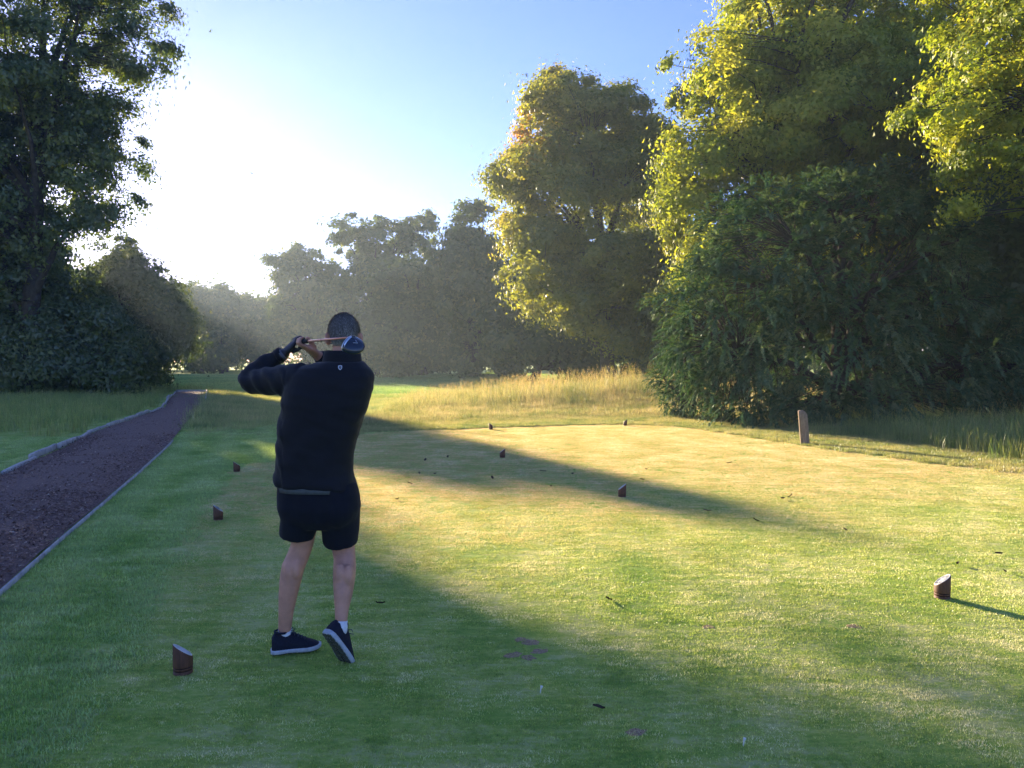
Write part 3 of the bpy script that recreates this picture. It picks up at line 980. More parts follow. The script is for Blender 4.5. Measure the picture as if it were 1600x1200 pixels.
# -- centre group
make_tree('centre_tree', 'domed hazy tree left of the golfer head, at the edge of the sun glow', 'tree', 'hazy trees in the centre', gb(478, 76),
          [lobe(478, 440, 56, 58, 76, 3.6), lobe(505, 500, 75, 80, 76, 4), lobe(448, 490, 32, 60, 76, 2.6)], 420, 95, .33, .72, lf_far, m_bark_d, .4, 61, 14, zmin=.4, bough=40, core_f=.85)
make_tree('centre_tree', 'tall open topped hazy tree above the golfer head', 'tree', 'hazy trees in the centre', gb(585, 70),
          [lobe(545, 365, 44, 30, 70, 2.4), lobe(600, 370, 52, 38, 70, 2.6), lobe(655, 372, 40, 38, 70, 2.2), lobe(590, 460, 85, 75, 70, 4), lobe(560, 540, 80, 60, 70, 4)], 560, 95, .30, .68, lf_far, m_bark_d, .42, 62, 18, zmin=.4, gap=.35, bough=60, core_f=.88)
make_tree('centre_tree', 'dark hazy tree right of the golfer head, above the mist', 'tree', 'hazy trees in the centre', gb(660, 62),
          [lobe(640, 470, 65, 70, 62, 3.4), lobe(690, 520, 75, 75, 62, 3.4), lobe(610, 545, 70, 50, 61, 3)], 440, 100, .30, .68, lf_far, m_bark_d, .35, 63, 12, zmin=.2, bough=44, core_f=.85)
make_tree('centre_tree', 'slim hazy tree with a thin top just left of the big maple', 'tree', 'hazy trees in the centre', gb(742, 58),
          [lobe(735, 350, 38, 45, 58, 1.9), lobe(745, 440, 66, 75, 58, 3), lobe(760, 530, 80, 70, 58, 3.2)], 480, 100, .28, .64, lf_far, m_bark_d, .32, 64, 14, zmin=.3, gap=.2, bough=44, core_f=.85)
make_tree('centre_tree', 'low dark tree in the shade behind the golden grass mound', 'tree', 'hazy trees in the centre', gb(830, 52),
          [lobe(830, 500, 70, 85, 52, 3), lobe(900, 520, 80, 75, 52, 3), lobe(1000, 500, 80, 90, 52, 3)], 400, 100, .31, .85, lf_far, m_bark_d, .3, 65, 12, zmin=.2, bough=36)
# -- right
def maple_tint(P, t, rs):
    z = np.clip((P[:, 2] - 6) / 5, 0, 1) * np.clip((4.0 - P[:, 0]) / 4, 0, 1)
    return np.clip(t * .62 + .42 * z * (.6 + .4 * np.sin(P[:, 2] * 1.1 + P[:, 0])), 0, 1)
make_tree('maple_tree', 'tall broad maple with copper tinged crown behind the grass mound', 'tree', 'trees on the right', gb(952, 38),
          [lobe(905, 215, 95, 95, 38, 3.2), lobe(990, 185, 55, 70, 38.5, 2.6), lobe(835, 310, 68, 85, 37.5, 2.6), lobe(930, 350, 105, 120, 37.5, 3.6), lobe(865, 430, 65, 80, 37, 2.6), lobe(930, 500, 75, 50, 36.5, 2.6), lobe(990, 440, 55, 110, 38, 3)],
          1050, 180, .155, .6, lf_maple, m_bark, .36, 71, 24, hollow=.55, tint_fn=maple_tint, zmin=1.8, gap=.3, ragged=.22, bough=75, core_f=.6)
make_tree('lime_tree', 'enormous tree with sunlit yellow left side rising behind the conifer', 'tree', 'trees on the right', gb(1240, 28),
          [lobe(1120, 180, 95, 110, 27, 3), lobe(1065, 310, 62, 95, 26.5, 2.4), lobe(1190, 40, 95, 120, 27.5, 3), lobe(1260, 200, 150, 170, 28, 3.8), lobe(1340, 20, 120, 130, 28, 3.6), lobe(1120, 400, 100, 80, 27, 2.6), lobe(1400, 260, 110, 160, 29, 3.4), lobe(1260, -120, 150, 100, 28, 4)],
          1450, 215, .125, .58, lf_gold, m_bark_d, .45, 72, 30, hollow=.5, gap=.12, ragged=.2, bough=95)
make_tree('lime_tree', 'bright yellow green boughs reaching in from the right edge of the picture', 'tree', 'trees on the right', gb(1840, 17),
          [lobe(1540, 90, 90, 110, 17, 1.7), lobe(1490, 190, 65, 75, 16.8, 1.2), lobe(1570, 240, 100, 75, 17, 1.6), lobe(1700, 60, 170, 180, 17.5, 2.6), lobe(1850, 150, 180, 200, 17.5, 3), lobe(1640, 300, 110, 50, 17, 1.5), lobe(1510, 320, 40, 28, 16.8, .7), lobe(1700, -100, 200, 140, 17.5, 3)],
          900, 230, .088, .42, lf_gold, m_bark_d, .3, 73, 22, hollow=.5, gap=.1, bough=80, zmin=2.0)
make_tree('shade_tree', 'dark shaded tree under the yellow boughs at the right edge', 'tree', 'trees on the right', gb(1640, 23),
          [lobe(1560, 430, 110, 130, 22.5, 2.4), lobe(1680, 480, 130, 190, 23, 3), lobe(1500, 330, 80, 110, 24, 2.2), lobe(1600, 580, 130, 80, 21.5, 2.2), lobe(1560, 260, 100, 100, 24, 2.4)],
          470, 170, .17, .66, lf_dark, m_bark_d, .25, 74, 14, zmin=.2)
make_tree('yew_tree', 'big dark feathery conifer sweeping to the ground behind the wooden post', 'tree', 'trees on the right', gb(1310, 20),
          [lobe(1330, 420, 175, 140, 20, 2.6), lobe(1195, 410, 110, 120, 19.5, 1.9), lobe(1130, 500, 92, 95, 19, 1.6), lobe(1168, 600, 75, 75, 18.9, 1.1), lobe(1290, 560, 150, 120, 19.1, 2.0), lobe(1440, 540, 140, 130, 19.6, 2.1), lobe(1350, 320, 100, 55, 20.5, 1.7), lobe(1550, 590, 90, 80, 19.8, 1.6), lobe(1250, 645, 110, 42, 18.6, 1.2), lobe(1400, 640, 130, 48, 19.2, 1.4), lobe(1320, 655, 110, 40, 18.7, 1.2)],
          1900, 190, .115, .36, lf_yew, m_bark_d, .25, 75, 20, spray=True, hollow=.72, zmin=.08, ragged=.14)
make_tree('yew_shrub', 'small dark conifer shrub left of the big feathery conifer', 'shrub', 'trees on the right', gb(1062, 21),
          [lobe(1062, 592, 36, 36, 21, .65), lobe(1080, 560, 25, 40, 21.2, .5), lobe(1078, 622, 40, 26, 20.6, .6)], 110, 110, .10, .28, lf_yew, m_bark_d, .06, 76, 6, spray=True, hollow=.5, zmin=.1, ragged=.14)
for i, (px, Y, h, lab) in enumerate(((1120, 34, 200, 'dark backing tree behind the conifer shrub'), (1010, 56, 330, 'far shaded tree seen behind the maple trunk'), (1330, 36, 560, 'tall dark tree filling the gaps behind the enormous sunlit tree'), (1480, 34, 520, 'dark tree between the enormous sunlit tree and the yellow boughs'))):
    make_tree('backing_tree', lab, 'tree', 'trees on the right', gb(px, Y),
              [lobe(px, 600 - h * .55, 90 if h < 400 else 150, h * .5, Y, 3.2)], 160, 120, .34, .95, lf_dark, m_bark_d, .25, 80 + i, 10, zmin=.2, tri=True)

# -- the wood that closes the view all round reads as one mass
wl_ = resample([(-95, 62), (-84, 92), (-60, 112), (-20, 116), (18, 106), (34, 74), (38, 44), (36, 24), (34, 8)], 1.0)
ws = np.random.RandomState(77)
nc = 1500
ii = ws.randint(0, len(wl_), nc)
P_ = np.stack([wl_[ii, 0] + ws.normal(0, 2.2, nc), wl_[ii, 1] + ws.normal(0, 2.2, nc), np.zeros(nc)], 1)
top_ = 7.5 + 2.5 * np.sin(ii * .33) + 1.5 * np.sin(ii * .81 + 2) + np.where(wl_[ii, 1] < 70, 2.0, 0)
P_[:, 2] = ground_h(P_[:, 0], P_[:, 1]) + .3 + (1 - ws.rand(nc) ** 1.3) * top_
nl = 70
ci = np.repeat(np.arange(nc), nl); mm = len(ci)
of = unit(ws.normal(size=(mm, 3))) * ws.rand(mm, 1) ** .4 * 1.5
pos = P_[ci] + of
nr = unit(of * .6 + ws.normal(0, .6, (mm, 3)) + np.array([0, -.2, .3])); dr = unit(np.cross(nr, ws.normal(size=(mm, 3)))); sd = np.cross(nr, dr)
l_ = (.5 * ws.uniform(.6, 1.3, mm))[:, None]
Vv = np.stack([pos - dr * l_ * .5 - sd * l_ * .38, pos - dr * l_ * .4 + sd * l_ * .4, pos + dr * l_ * .75], 1).reshape(-1, 3)
wd = obj('woodland', mesh_np('woodland', Vv, np.arange(mm * 3).reshape(-1, 3), lf_far, attrs={'tint': np.repeat(ws.rand(nc)[ci] * .6 + ws.rand(mm) * .4, 3)}))
tag(wd, 'distant mass of woodland closing the view behind the nearer trees', 'woodland', kind='stuff')
# ------------------------------------------------------------------ golfer
m_skin = simple('skin', (.56, .285, .195), .55, .35, 14, .22, .12, 160)
m_jacket = simple('navy_fabric', (.0045, .0055, .010), .75, .3, 30, .15, .10, 420, sheen=.08)
m_shorts = simple('black_fabric', (.006, .0075, .014), .85, .25, 30, .15, .10, 420, sheen=.05)
m_shirt = simple('grey_shirt', (.085, .095, .095), .85, .2, 60, .15)
m_shoe = simple('shoe_mesh', (.010, .013, .028), .8, .3, 120, .4, .3, 500)
m_sole = simple('pale_sole', (.40, .44, .50), .6, .3, 40, .25)
m_tread = simple('tread', (.07, .08, .06), .8, .3, 90, .5, .5, 120)
m_sock = simple('white_sock', (.70, .72, .76), .9, .1, 80, .1)
m_glove = simple('glove_leather', (.018, .02, .026), .5, .4, 50, .5, .3, 160)
m_logo = simple('logo_print', (.62, .66, .72), .5, .3)
m_lace = simple('lace', (.06, .07, .09), .8, .2)
m_eye = simple('eye_white', (.7, .7, .7), .2, .5)

proot = empty('person', (-1.1, 4.0, 0))
tag(proot, 'golfer seen from behind in dark jacket and shorts, club swung behind the head', 'person')
def pchild(me, name, parent=proot):
    o = bpy.data.objects.new(name, me)
    if parent is proot: me.transform(Matrix.Translation(-Vector(proot.location)))
    else: me.transform(Matrix.Translation(-Vector(proot.location)))
    return link(o, parent)

def ring_at(py, pxl, pxr, Yc, dy, n=32, ex=2.5, back=1.0, sag=0.0):
    a, b = W(pxl, py, Yc), W(pxr, py, Yc)
    c = (a + b) / 2; hw = (b.x - a.x) / 2
    out = []
    for k in range(n):
        th = 2 * math.pi * k / n
        cs, sn = math.cos(th), math.sin(th)
        x = hw * math.copysign(abs(cs) ** (2 / ex), cs)
        y = dy * math.copysign(abs(sn) ** (2 / ex), sn) * (back if sn < 0 else 1)
        out.append((c.x + x, c.y + y, c.z + sag * cs))
    return out

def folds(me, amp, fn, keep=None):
    """push cloth in and out along its normal"""
    me.update()
    n = len(me.vertices)
    co = np.empty(n * 3, np.float32); me.vertices.foreach_get('co', co); co = co.reshape(-1, 3)
    no = np.array([v.normal[:] for v in me.vertices])
    h = np.clip(np.array([fn(c) for c in co]), -.6, 2)
    co = co + no * (h * amp)[:, None]
    me.vertices.foreach_set('co', co.astype(np.float32).ravel()); me.update()

# club line: butt, hands, head
hand_c = W(471, 534, 4.14)
head_c = W(550, 527, 3.36)
axis = (head_c - hand_c).normalized()
wl = W(446, 551, 4.17)               # left wrist (gloved)
wr = W(494, 553, 4.20)               # right wrist
gl = hand_c - axis * .050
gr = hand_c + axis * .034

def hand(mb_palm, wrist, grip, ext, side=1, r=.0088, spread=.0185):
    """palm and five fingers closed round the club grip"""
    e1 = (wrist - grip); e1 = (e1 - axis * e1.dot(axis)).normalized()
    e2 = axis.cross(e1) * side
    k = grip + e1 * .034 - e2 * .012
    mid_ = wrist.lerp(k, .45)
    mb_palm.tube([wrist + (wrist - k).normalized() * .03, wrist, mid_, k, k + (k - mid_).normalized() * .012], [(.030, .024), (.030, .024), (.040, .020), (.042, .017), (.034, .012)], 14, up=axis)
    lens = (0.92, 1.0, .95, .8)
    for i in range(4):
        b = grip + axis * ((i - 1.5) * spread * -1)
        pts = [b + e1 * .040 - e2 * .012]
        for a in (35, 80, 130, 180, 230 * lens[i] / .95):
            th = math.radians(a)
            rr = .0245
            pts.append(b + e1 * (math.cos(th) * rr) - e2 * (math.sin(th) * rr) + axis * (.002 * (i - 1.5)))
        mb_palm.tube(pts, [r * 1.15, r * 1.15, r * 1.1, r * 1.05, r * .98, r * .8], 9, up=axis)
        for q in (1, 3): mb_palm.ball(pts[q], r * 1.22, 8, 6)
    # thumb leaves the side of the palm near its base and lies along the grip
    t0 = mid_ + e2 * .018 + axis * .012
    pts = [t0, t0.lerp(grip + e2 * .024 + axis * .025, .5) + e2 * .008, grip + e2 * .0235 + axis * .028, grip + e2 * .022 + axis * .058]
    mb_palm.tube(pts, [.0145, .0125, .0105, .0085], 9)
    return e1, e2

yaw = Matrix.Rotation(math.radians(10), 3, 'Z')
hc = W(537.5, 521, 4.03)
def hp(x, y, z): return hc + yaw @ Vector((x, y, z))
body = MB()
# head
body.ball(hp(0, -.004, .008), (.076, .096, .092), 24, 16, yaw)
body.ball(hp(0, .028, -.058), (.060, .068, .074), 20, 14, yaw)
body.ball(hp(0, .062, -.098), (.030, .028, .022), 12, 8, yaw)               # chin
body.tube([hp(0, .092, .0), hp(0, .106, -.022), hp(0, .112, -.042), hp(0, .094, -.050)], [.009, .011, .015, .009], 10)   # nose
body.tube([hp(-.040, .078, .016), hp(0, .092, .018), hp(.040, .078, .016)], [.010, .011, .010], 8)      # brow
body.tube([hp(-.024, .086, -.070), hp(0, .094, -.070), hp(.024, .086, -.070)], [.005, .008, .005], 8)   # upper lip
body.tube([hp(-.020, .084, -.080), hp(0, .091, -.081), hp(.020, .084, -.080)], [.005, .008, .005], 8)
for s in (-1, 1):
    body.ball(hp(s * .086, -.004, -.028), (.011, .021, .034), 12, 10, yaw @ Matrix.Rotation(s * .35, 3, 'Z'))
    body.ball(hp(s * .077, .004, -.052), (.008, .010, .012), 10, 8, yaw)
    body.ball(hp(s * .048, .058, -.042), (.020, .022, .020), 10, 8, yaw)        # cheek
body.tube([W(536, 596, 4.02), W(536, 572, 4.01), W(537, 550, 4.015), hp(0, .0, -.05)], [(.075, .07), (.062, .060), (.057, .058), (.056, .060)], 18, up=(1, 0, 0))
# trunk under the clothes
tr = [ring_at(570, 490, 572, 4.01, .07), ring_at(590, 462, 576, 4.0, .095), ring_at(640, 455, 560, 4.0, .105), ring_at(700, 448, 540, 4.0, .10), ring_at(760, 450, 538, 4.0, .095), ring_at(808, 452, 545, 4.0, .095)]
body.rings(tr)
# arms
body.tube([W(470, 592, 4.0), W(430, 594, 4.07), W(392, 594, 4.15)], [.055, .045, .036], 14)
body.tube([W(388, 594, 4.15), W(415, 571, 4.17), wl + (wl - gl).normalized() * .02], [.036, .036, .029], 14)
body.tube([W(558, 592, 4.02), W(542, 588, 4.17), W(528, 586, 4.30)], [.050, .045, .036], 14)
body.tube([W(528, 586, 4.30), W(510, 568, 4.25), wr + (wr - gr).normalized() * .01], [.034, .032, .028], 14)
# legs
body.tube([W(476, 790, 4.02), W(473, 830, 4.03), W(472, 851, 4.035), W(466, 868, 4.035), W(458, 886, 4.025), W(454, 905, 4.02), W(450, 930, 4.02), W(447, 955, 4.025), W(445, 982, 4.04), W(446, 1003, 4.06)],
          [.092, .072, .058, .058, .060, .057, .049, .040, .034, .028], 18, up=(1, 0, 0))
body.tube([W(530, 790, 4.02), W(534, 830, 4.06), W(536.5, 855, 4.08), W(538.5, 872, 4.06), W(538.5, 888, 4.02), W(537.5, 905, 3.98), W(536, 930, 3.95), W(534, 952, 3.93), W(533, 972, 3.91), W(532, 986, 3.90)],
          [.092, .074, .061, .058, .060, .058, .048, .036, .031, .033], 18, up=(1, 0, 0))
# knee hollows and calf muscle
body.ball(W(452, 893, 3.99), (.030, .034, .062), 12, 10); body.ball(W(463, 889, 3.988), (.027, .034, .056), 12, 10)
body.ball(W(531.5, 898, 3.955), (.030, .036, .062), 12, 10); body.ball(W(544.5, 901, 3.955), (.030, .036, .066), 12, 10)
e1, e2 = hand(body, wr, gr, 1, 1)
bme = remesh(body.mesh('body', m_skin, True), .0062, 3)
b_o = pchild(bme, 'body')
for s in (-1, 1):
    e = MB().ball(hp(s * .031, .079, -.004), .0115, 10, 8, yaw)
    pchild(e.mesh('eye', m_eye, True), 'eye')
# glove on the left hand
gm = MB()
hand(gm, wl, gl, 1, 1, .0096)
gm.tube([wl + (wl - gl).normalized() * .035, wl + (wl - gl).normalized() * .005, wl], [(.036, .030), (.034, .028), (.034, .028)], 14, up=axis)
glove = pchild(remesh(gm.mesh('glove', m_glove, True), .004, 2), 'glove')
st = MB().tube([wl + (wl - gl).normalized() * .028, wl + (wl - gl).normalized() * .012], [(.039, .033), (.038, .032)], 18, up=axis)
pchild(st.mesh('wrist_strap', simple('strap_grey', (.10, .11, .13), .6, .3), True), 'wrist_strap', glove)

# hair: close cropped cap with short strands
def hair_mask(d):
    lim = -0.74 if d.y < .0 else (-.74 + d.y * 2.1)
    return d.z > lim and not (abs(d.x) > .80 and d.z < -.12 and d.y > -.35)
hr = np.random.RandomState(9)
hv, hq = [], []
nu, nv_ = 56, 36
idx = {}
m_hair = tint_mat('grey_hair', [(0, (.05, .045, .043)), (.5, (.16, .148, .14)), (.78, (.40, .38, .365)), (1, (.46, .26, .2))], .7, .3)
hairV, hairF, hairT = [], [], []
grid = {}
for i in range(nv_ + 1):
    ph = math.pi * i / nv_
    for k in range(nu):
        th = 2 * math.pi * k / nu
        d = Vector((math.sin(ph) * math.cos(th), math.sin(ph) * math.sin(th), math.cos(ph)))
        ok = hair_mask(d)
        if ok:
            grid[(i, k)] = len(hairV)
            t = 1.0 if d.z > -.35 else 1.0 - (-.35 - d.z) * .10
            rr = 1 + .012 * noise.noise(d * 6)
            hairV.append(tuple(hp(d.x * .0805 * t * rr, -.004 + d.y * .1005 * t * rr, .008 + d.z * (.0975 if d.z > 0 else .105) * rr)))
            lo_ = np.clip((-.36 - d.z) / .36, 0, .9) * (1 if d.y < .3 else .6)
            hairT.append(float(np.clip((.38 + .45 * noise.noise(Vector((d.x * 14, d.y * 14, d.z * 5)))) * (1 - lo_) + lo_ * (.93 + .12 * noise.noise(d * 20)), 0, 1)))
for i in range(nv_):
    for k in range(nu):
        q = [(i, k), (i + 1, k), (i + 1, (k + 1) % nu), (i, (k + 1) % nu)]
        if all(c in grid for c in q): hairF.append([grid[c] for c in q])
hair = pchild(mesh_np('hair', np.array(hairV), np.array(hairF), m_hair, True, {'tint': hairT}), 'hair')
sv, sf, stn = [], [], []
for i in range(9000):
    d = Vector(unit(hr.normal(size=3)))
    if not hair_mask(d) or (d.z < -.4 and hr.rand() < (-.4 - d.z) * 2.4): continue
    t = 1.0 if d.z > -.35 else 1.0 - (-.35 - d.z) * .10
    p0 = hp(d.x * .0803 * t, -.004 + d.y * .1003 * t, .008 + d.z * (.0973 if d.z > 0 else .1048))
    dn = (yaw @ Vector((d.x, d.y, d.z)))
    flow = Vector((0.15, -.35, -.75)) if d.z < .8 else Vector((.1, -.9, 0))
    flow = (flow - dn * flow.dot(dn)).normalized()
    tip = p0 + (flow * .8 + dn * .45 + Vector(hr.normal(0, .25, 3))).normalized() * (.013 if d.z > -.2 else .008)
    sd = dn.cross(flow) * .0009
    b0 = len(sv)
    sv += [tuple(p0 - sd), tuple(p0 + sd), tuple(tip)]
    sf.append((b0, b0 + 1, b0 + 2)); tv = float(np.clip(hr.normal(.42, .28), 0, .78)); stn += [tv] * 3
hs = pchild(mesh_np('hair_strands', np.array(sv), np.array(sf), m_hair, False, {'tint': stn}), 'hair_strands', hair)
hs['kind'] = 'stuff'

# jacket
jm = MB()
jm.rings([ring_at(565, 500, 566, 4.015, .078), ring_at(569, 484, 570, 4.01, .092), ring_at(576, 464, 576, 4.0, .108), ring_at(588, 452, 582, 4.0, .124), ring_at(608, 444, 583, 4.0, .136),
          ring_at(635, 440, 575, 4.0, .138, back=1.03), ring_at(660, 437, 566, 4.0, .135), ring_at(690, 433.5, 556, 4.0, .130), ring_at(715, 431, 551, 4.0, .128), ring_at(738, 430, 551, 4.0, .130),
          ring_at(752, 430, 555, 4.0, .138, sag=-.010), ring_at(761, 433, 556, 4.0, .136, sag=-.014)])
jm.ball(W(566, 592, 4.01), (.062, .09, .062), 16, 12)
jm.ball(W(462, 592, 4.01), (.075, .09, .072), 16, 12)
jm.tube([W(474, 594, 4.0), W(450, 594, 4.03), W(425, 595, 4.08), W(398, 597, 4.14), W(388, 595, 4.155)], [.092, .085, .078, .070, .063], 18)
jm.tube([W(391, 598, 4.15), W(391, 590, 4.16), W(405, 579, 4.17), W(425, 564, 4.175), W(438, 555, 4.175)], [.060, .066, .058, .048, .041], 18)
jm.tube([W(556, 592, 4.02), W(545, 588, 4.14), W(530, 585, 4.29)], [.082, .072, .060], 16)
jm.tube([W(531, 586, 4.30), W(515, 570, 4.27), W(503, 560, 4.23)], [.058, .048, .040], 16)
jme = remesh(jm.mesh('jacket', m_jacket, True), .008, 5)
def jf(c):
    v = Vector(c)
    a = noise.noise(Vector((v.x * 7 + v.z * 4, v.y * 7, v.z * 9))) + .5 * noise.noise(Vector((v.x * 14 + v.z * 9, v.y * 12, v.z * 26)))
    low = max(0, (1.08 - v.z) * 2) * math.sin(v.z * 70 + v.x * 12 + 3 * noise.noise(Vector((v.x * 5, v.y * 5, v.z * 3)))) * .35
    arm = .7 * math.sin((v.x * 60 + v.z * 40) + 2 * noise.noise(v * 8)) if v.x < -1.17 else 0
    diag = .55 * math.sin(v.x * 22 - v.z * 34 + 3 * noise.noise(v * 4))
    return a + low + arm + diag * max(0, noise.noise(v * 3) + .25)
folds(jme, .0075, jf)
jacket = pchild(jme, 'jacket')
jbvh = None
col_m = MB()
for (y0, y1, grow) in ((571, 548, 0.0),):
    rr = []
    for t in (0, .35, .7, 1.0):
        py = y0 + (y1 - y0) * t
        rr.append(ring_at(py, 503 + 4 * t, 566 - 3 * t, 4.015 + .006 * t, .074 - .004 * t, 28, 2.2))
    for t in (1.0, .5, 0):
        py = y0 + (y1 - y0) * t
        rr.append(ring_at(py, 507.5 + 4 * t, 561.5 - 3 * t, 4.015 + .006 * t, .060 - .002 * t, 28, 2.2))
    col_m.rings(rr, False)
pchild(col_m.mesh('collar', m_jacket, True), 'collar', jacket)
cf = MB().tube([W(434, 557.5, 4.175), W(442, 552, 4.173)], [.043, .041], 18)
pchild(cf.mesh('cuff', m_jacket, True), 'cuff', jacket)
cf = MB().tube([W(506, 562.5, 4.235), W(499, 557, 4.215)], [.041, .038], 18)
pchild(cf.mesh('cuff', m_jacket, True), 'cuff', jacket)
# small pale shield emblem below the collar
jb = BVHTree.FromPolygons([v.co + Vector(proot.location) for v in jme.vertices], [p.vertices[:] for p in jme.polygons])
def on_jacket(px, py):
    o = Vector((0, 0, CAM_H)); t = W(px, py, 4.0)
    h = jb.ray_cast(o, (t - o).normalized())
    return h[0] + h[1] * .0015 if h[0] is not None else t
def shield(cx, cy, s, inner):
    outl = [(-1, -1.0), (0, -1.15), (1, -1.0), (1.05, 0), (.7, .8), (0, 1.3), (-.7, .8), (-1.05, 0)]
    return [on_jacket(cx + a * s * inner, cy + b * s * inner) for a, b in outl]
o_, i_ = shield(531.5, 574.5, 3.0, 1), shield(531.5, 574.5, 3.0, .62)
V_ = [tuple(p) for p in o_ + i_]
F_ = np.array([(k, (k + 1) % 8, 8 + (k + 1) % 8, 8 + k) for k in range(8)])
emb = pchild(mesh_np('emblem', np.array(V_), F_, m_logo), 'emblem', jacket)
dot = [on_jacket(531.5 + a, 574 + b) for a, b in ((-.6, -.6), (.6, -.6), (.6, .6), (-.6, .6))]
pchild(mesh_np('emblem_dot', np.array([tuple(p) for p in dot]), np.array([(0, 1, 2, 3)]), m_logo), 'emblem_dot', jacket)

# shirt hem below the jacket
sm = MB()
sm.rings([ring_at(735, 440, 540, 4.0, .112), ring_at(750, 438, 545, 4.0, .121), ring_at(760, 436, 551, 4.0, .1345, sag=-.003), ring_at(766, 437, 551, 4.0, .1385, sag=-.003), ring_at(766, 441, 547, 4.0, .130, sag=-.003)], False)
pchild(sm.mesh('shirt', m_shirt, True), 'shirt')
# shorts
sh = MB()
sh.rings([ring_at(752, 436, 555, 4.0, .120), ring_at(772, 434.5, 561, 4.0, .134), ring_at(792, 435, 563, 4.0, .142), ring_at(810, 440, 558, 4.0, .125), ring_at(824, 456, 545, 4.0, .085)])
sh.ball(W(474, 796, 3.95), (.095, .085, .10), 16, 12); sh.ball(W(526, 796, 3.95), (.098, .085, .10), 16, 12)
sh.tube([W(470, 800, 4.01), W(466, 822, 4.015), W(463.5, 839, 4.02)], [(.104, .118), (.098, .108), (.089, .10)], 20, up=(1, 0, 0))
sh.tube([W(530, 800, 4.02), W(532, 826, 4.04), W(532.5, 848, 4.055)], [(.106, .118), (.099, .108), (.090, .102)], 20, up=(1, 0, 0))
shm = remesh(sh.mesh('shorts', m_shorts, True), .0075, 12)
def sf_(c):
    v = Vector(c)
    return noise.noise(Vector((v.x * 16, v.y * 10, v.z * 6))) + .6 * math.sin(v.x * 46 + v.z * 22 + 3 * noise.noise(v * 6)) * max(0, .25 + noise.noise(v * 5))
folds(shm, .006, sf_)
pchild(shm, 'shorts')

def shoe(origin, f, u, L, side):
    f = f.normalized(); u = (u - f * u.dot(f)).normalized(); s = u.cross(f)
    M = Matrix((f, s, u)).transposed()
    def T(x, y, z): return Vector(origin) + M @ Vector((x, y, z))
    prof = [(.002, .022, .085), (.018, .034, .108), (.05, .038, .112), (.09, .039, .110), (.13, .041, .098), (.17, .045, .078), (.21, .047, .060), (.245, .043, .049), (.27, .034, .040), (.285, .018, .031)]
    k = L / .29
    up_ = MB(); rr = []
    for (x, w, h) in prof:
        ring = []
        for j in range(20):
            th = 2 * math.pi * j / 20
            cs, sn = math.cos(th), math.sin(th)
            z = .020 + (h - .020) * (max(0, sn) ** .8) - .004 * max(0, -sn)
            y = w * math.copysign(abs(cs) ** .7, cs) * (1 - .28 * max(0, sn) ** 2)
            off = side * .010 * math.sin(math.pi * min(1, x / .29)) 
            ring.append(tuple(T(x * k, y + off, z)))
        rr.append(ring)
    up_.rings(rr)
    so = MB(); rr = []
    for zz, gw in ((0.0, .0), (.005, .003), (.016, .004), (.022, .002)):
        ring = []
        outl = []
        for (x, w, h) in prof: outl.append((x, w + gw + .001))
        xs = [-.004 - gw * .3] + [p_[0] for p_ in outl] + [.294 + gw * .3]
        ws = [.012] + [p_[1] for p_ in outl] + [.008]
        for x, w in zip(xs, ws):
            off = side * .010 * math.sin(math.pi * min(1, max(0, x) / .29))
            toe = .010 * max(0, (x - .20) / .09) ** 2
            arch = .004 * math.exp(-((x - .11) / .03) ** 2) if zz == 0 else 0
            ring.append(tuple(T(x * k, w + off, zz + toe + arch)))
        for x, w in list(zip(xs, ws))[::-1]:
            off = side * .010 * math.sin(math.pi * min(1, max(0, x) / .29))
            toe = .010 * max(0, (x - .20) / .09) ** 2
            arch = .004 * math.exp(-((x - .11) / .03) ** 2) if zz == 0 else 0
            ring.append(tuple(T(x * k, -w + off, zz + toe + arch)))
        rr.append(ring)
    so.rings(rr)
    o = pchild(up_.mesh('shoe', m_shoe, True), 'shoe')
    pchild(so.mesh('sole', m_sole, True), 'sole', o)
    td = MB()
    for i in range(9):
        for sd in (-1, 1):
            x = .02 + i * .029
            w = float(np.interp(x, [p_[0] for p_ in prof], [p_[1] for p_ in prof]))
            off = side * .010 * math.sin(math.pi * min(1, x / .29))
            toe = .010 * max(0, (x - .20) / .09) ** 2
            td.box(T(x * k, sd * w * .48 + off, toe - .001), (.022, w * .78, .007), M, .002)
    tr_ = pchild(td.mesh('tread', m_tread), 'tread', o); tr_['kind'] = 'stuff'
    lc = MB()
    for i in range(5):
        x = .115 + i * .02
        h = float(np.interp(x, [p_[0] for p_ in prof], [p_[2] for p_ in prof])) + .003
        lc.tube([T(x * k, -.020, h - .006), T((x + .004) * k, 0, h + .001), T((x + .008) * k, .020, h - .006)], .0028, 6)
    for sd in (-1, 1):
        lc.tube([T(.115 * k, 0, .108), T(.125 * k, sd * .022, .120), T(.140 * k, sd * .038, .104), T(.13 * k, sd * .010, .10)], .0024, 6)
    pchild(lc.mesh('laces', m_lace, True), 'laces', o)
    lip = MB()
    pts = [T((.020 + .035 * (1 - math.cos(a)) ) * k, .031 * math.sin(a), .110 + .004 * math.cos(a)) for a in np.linspace(0, 2 * math.pi, 15)]
    lip.tube(pts, .006, 8, False)
    pchild(lip.mesh('collar_lip', m_shoe, True), 'collar_lip', o)
    return T

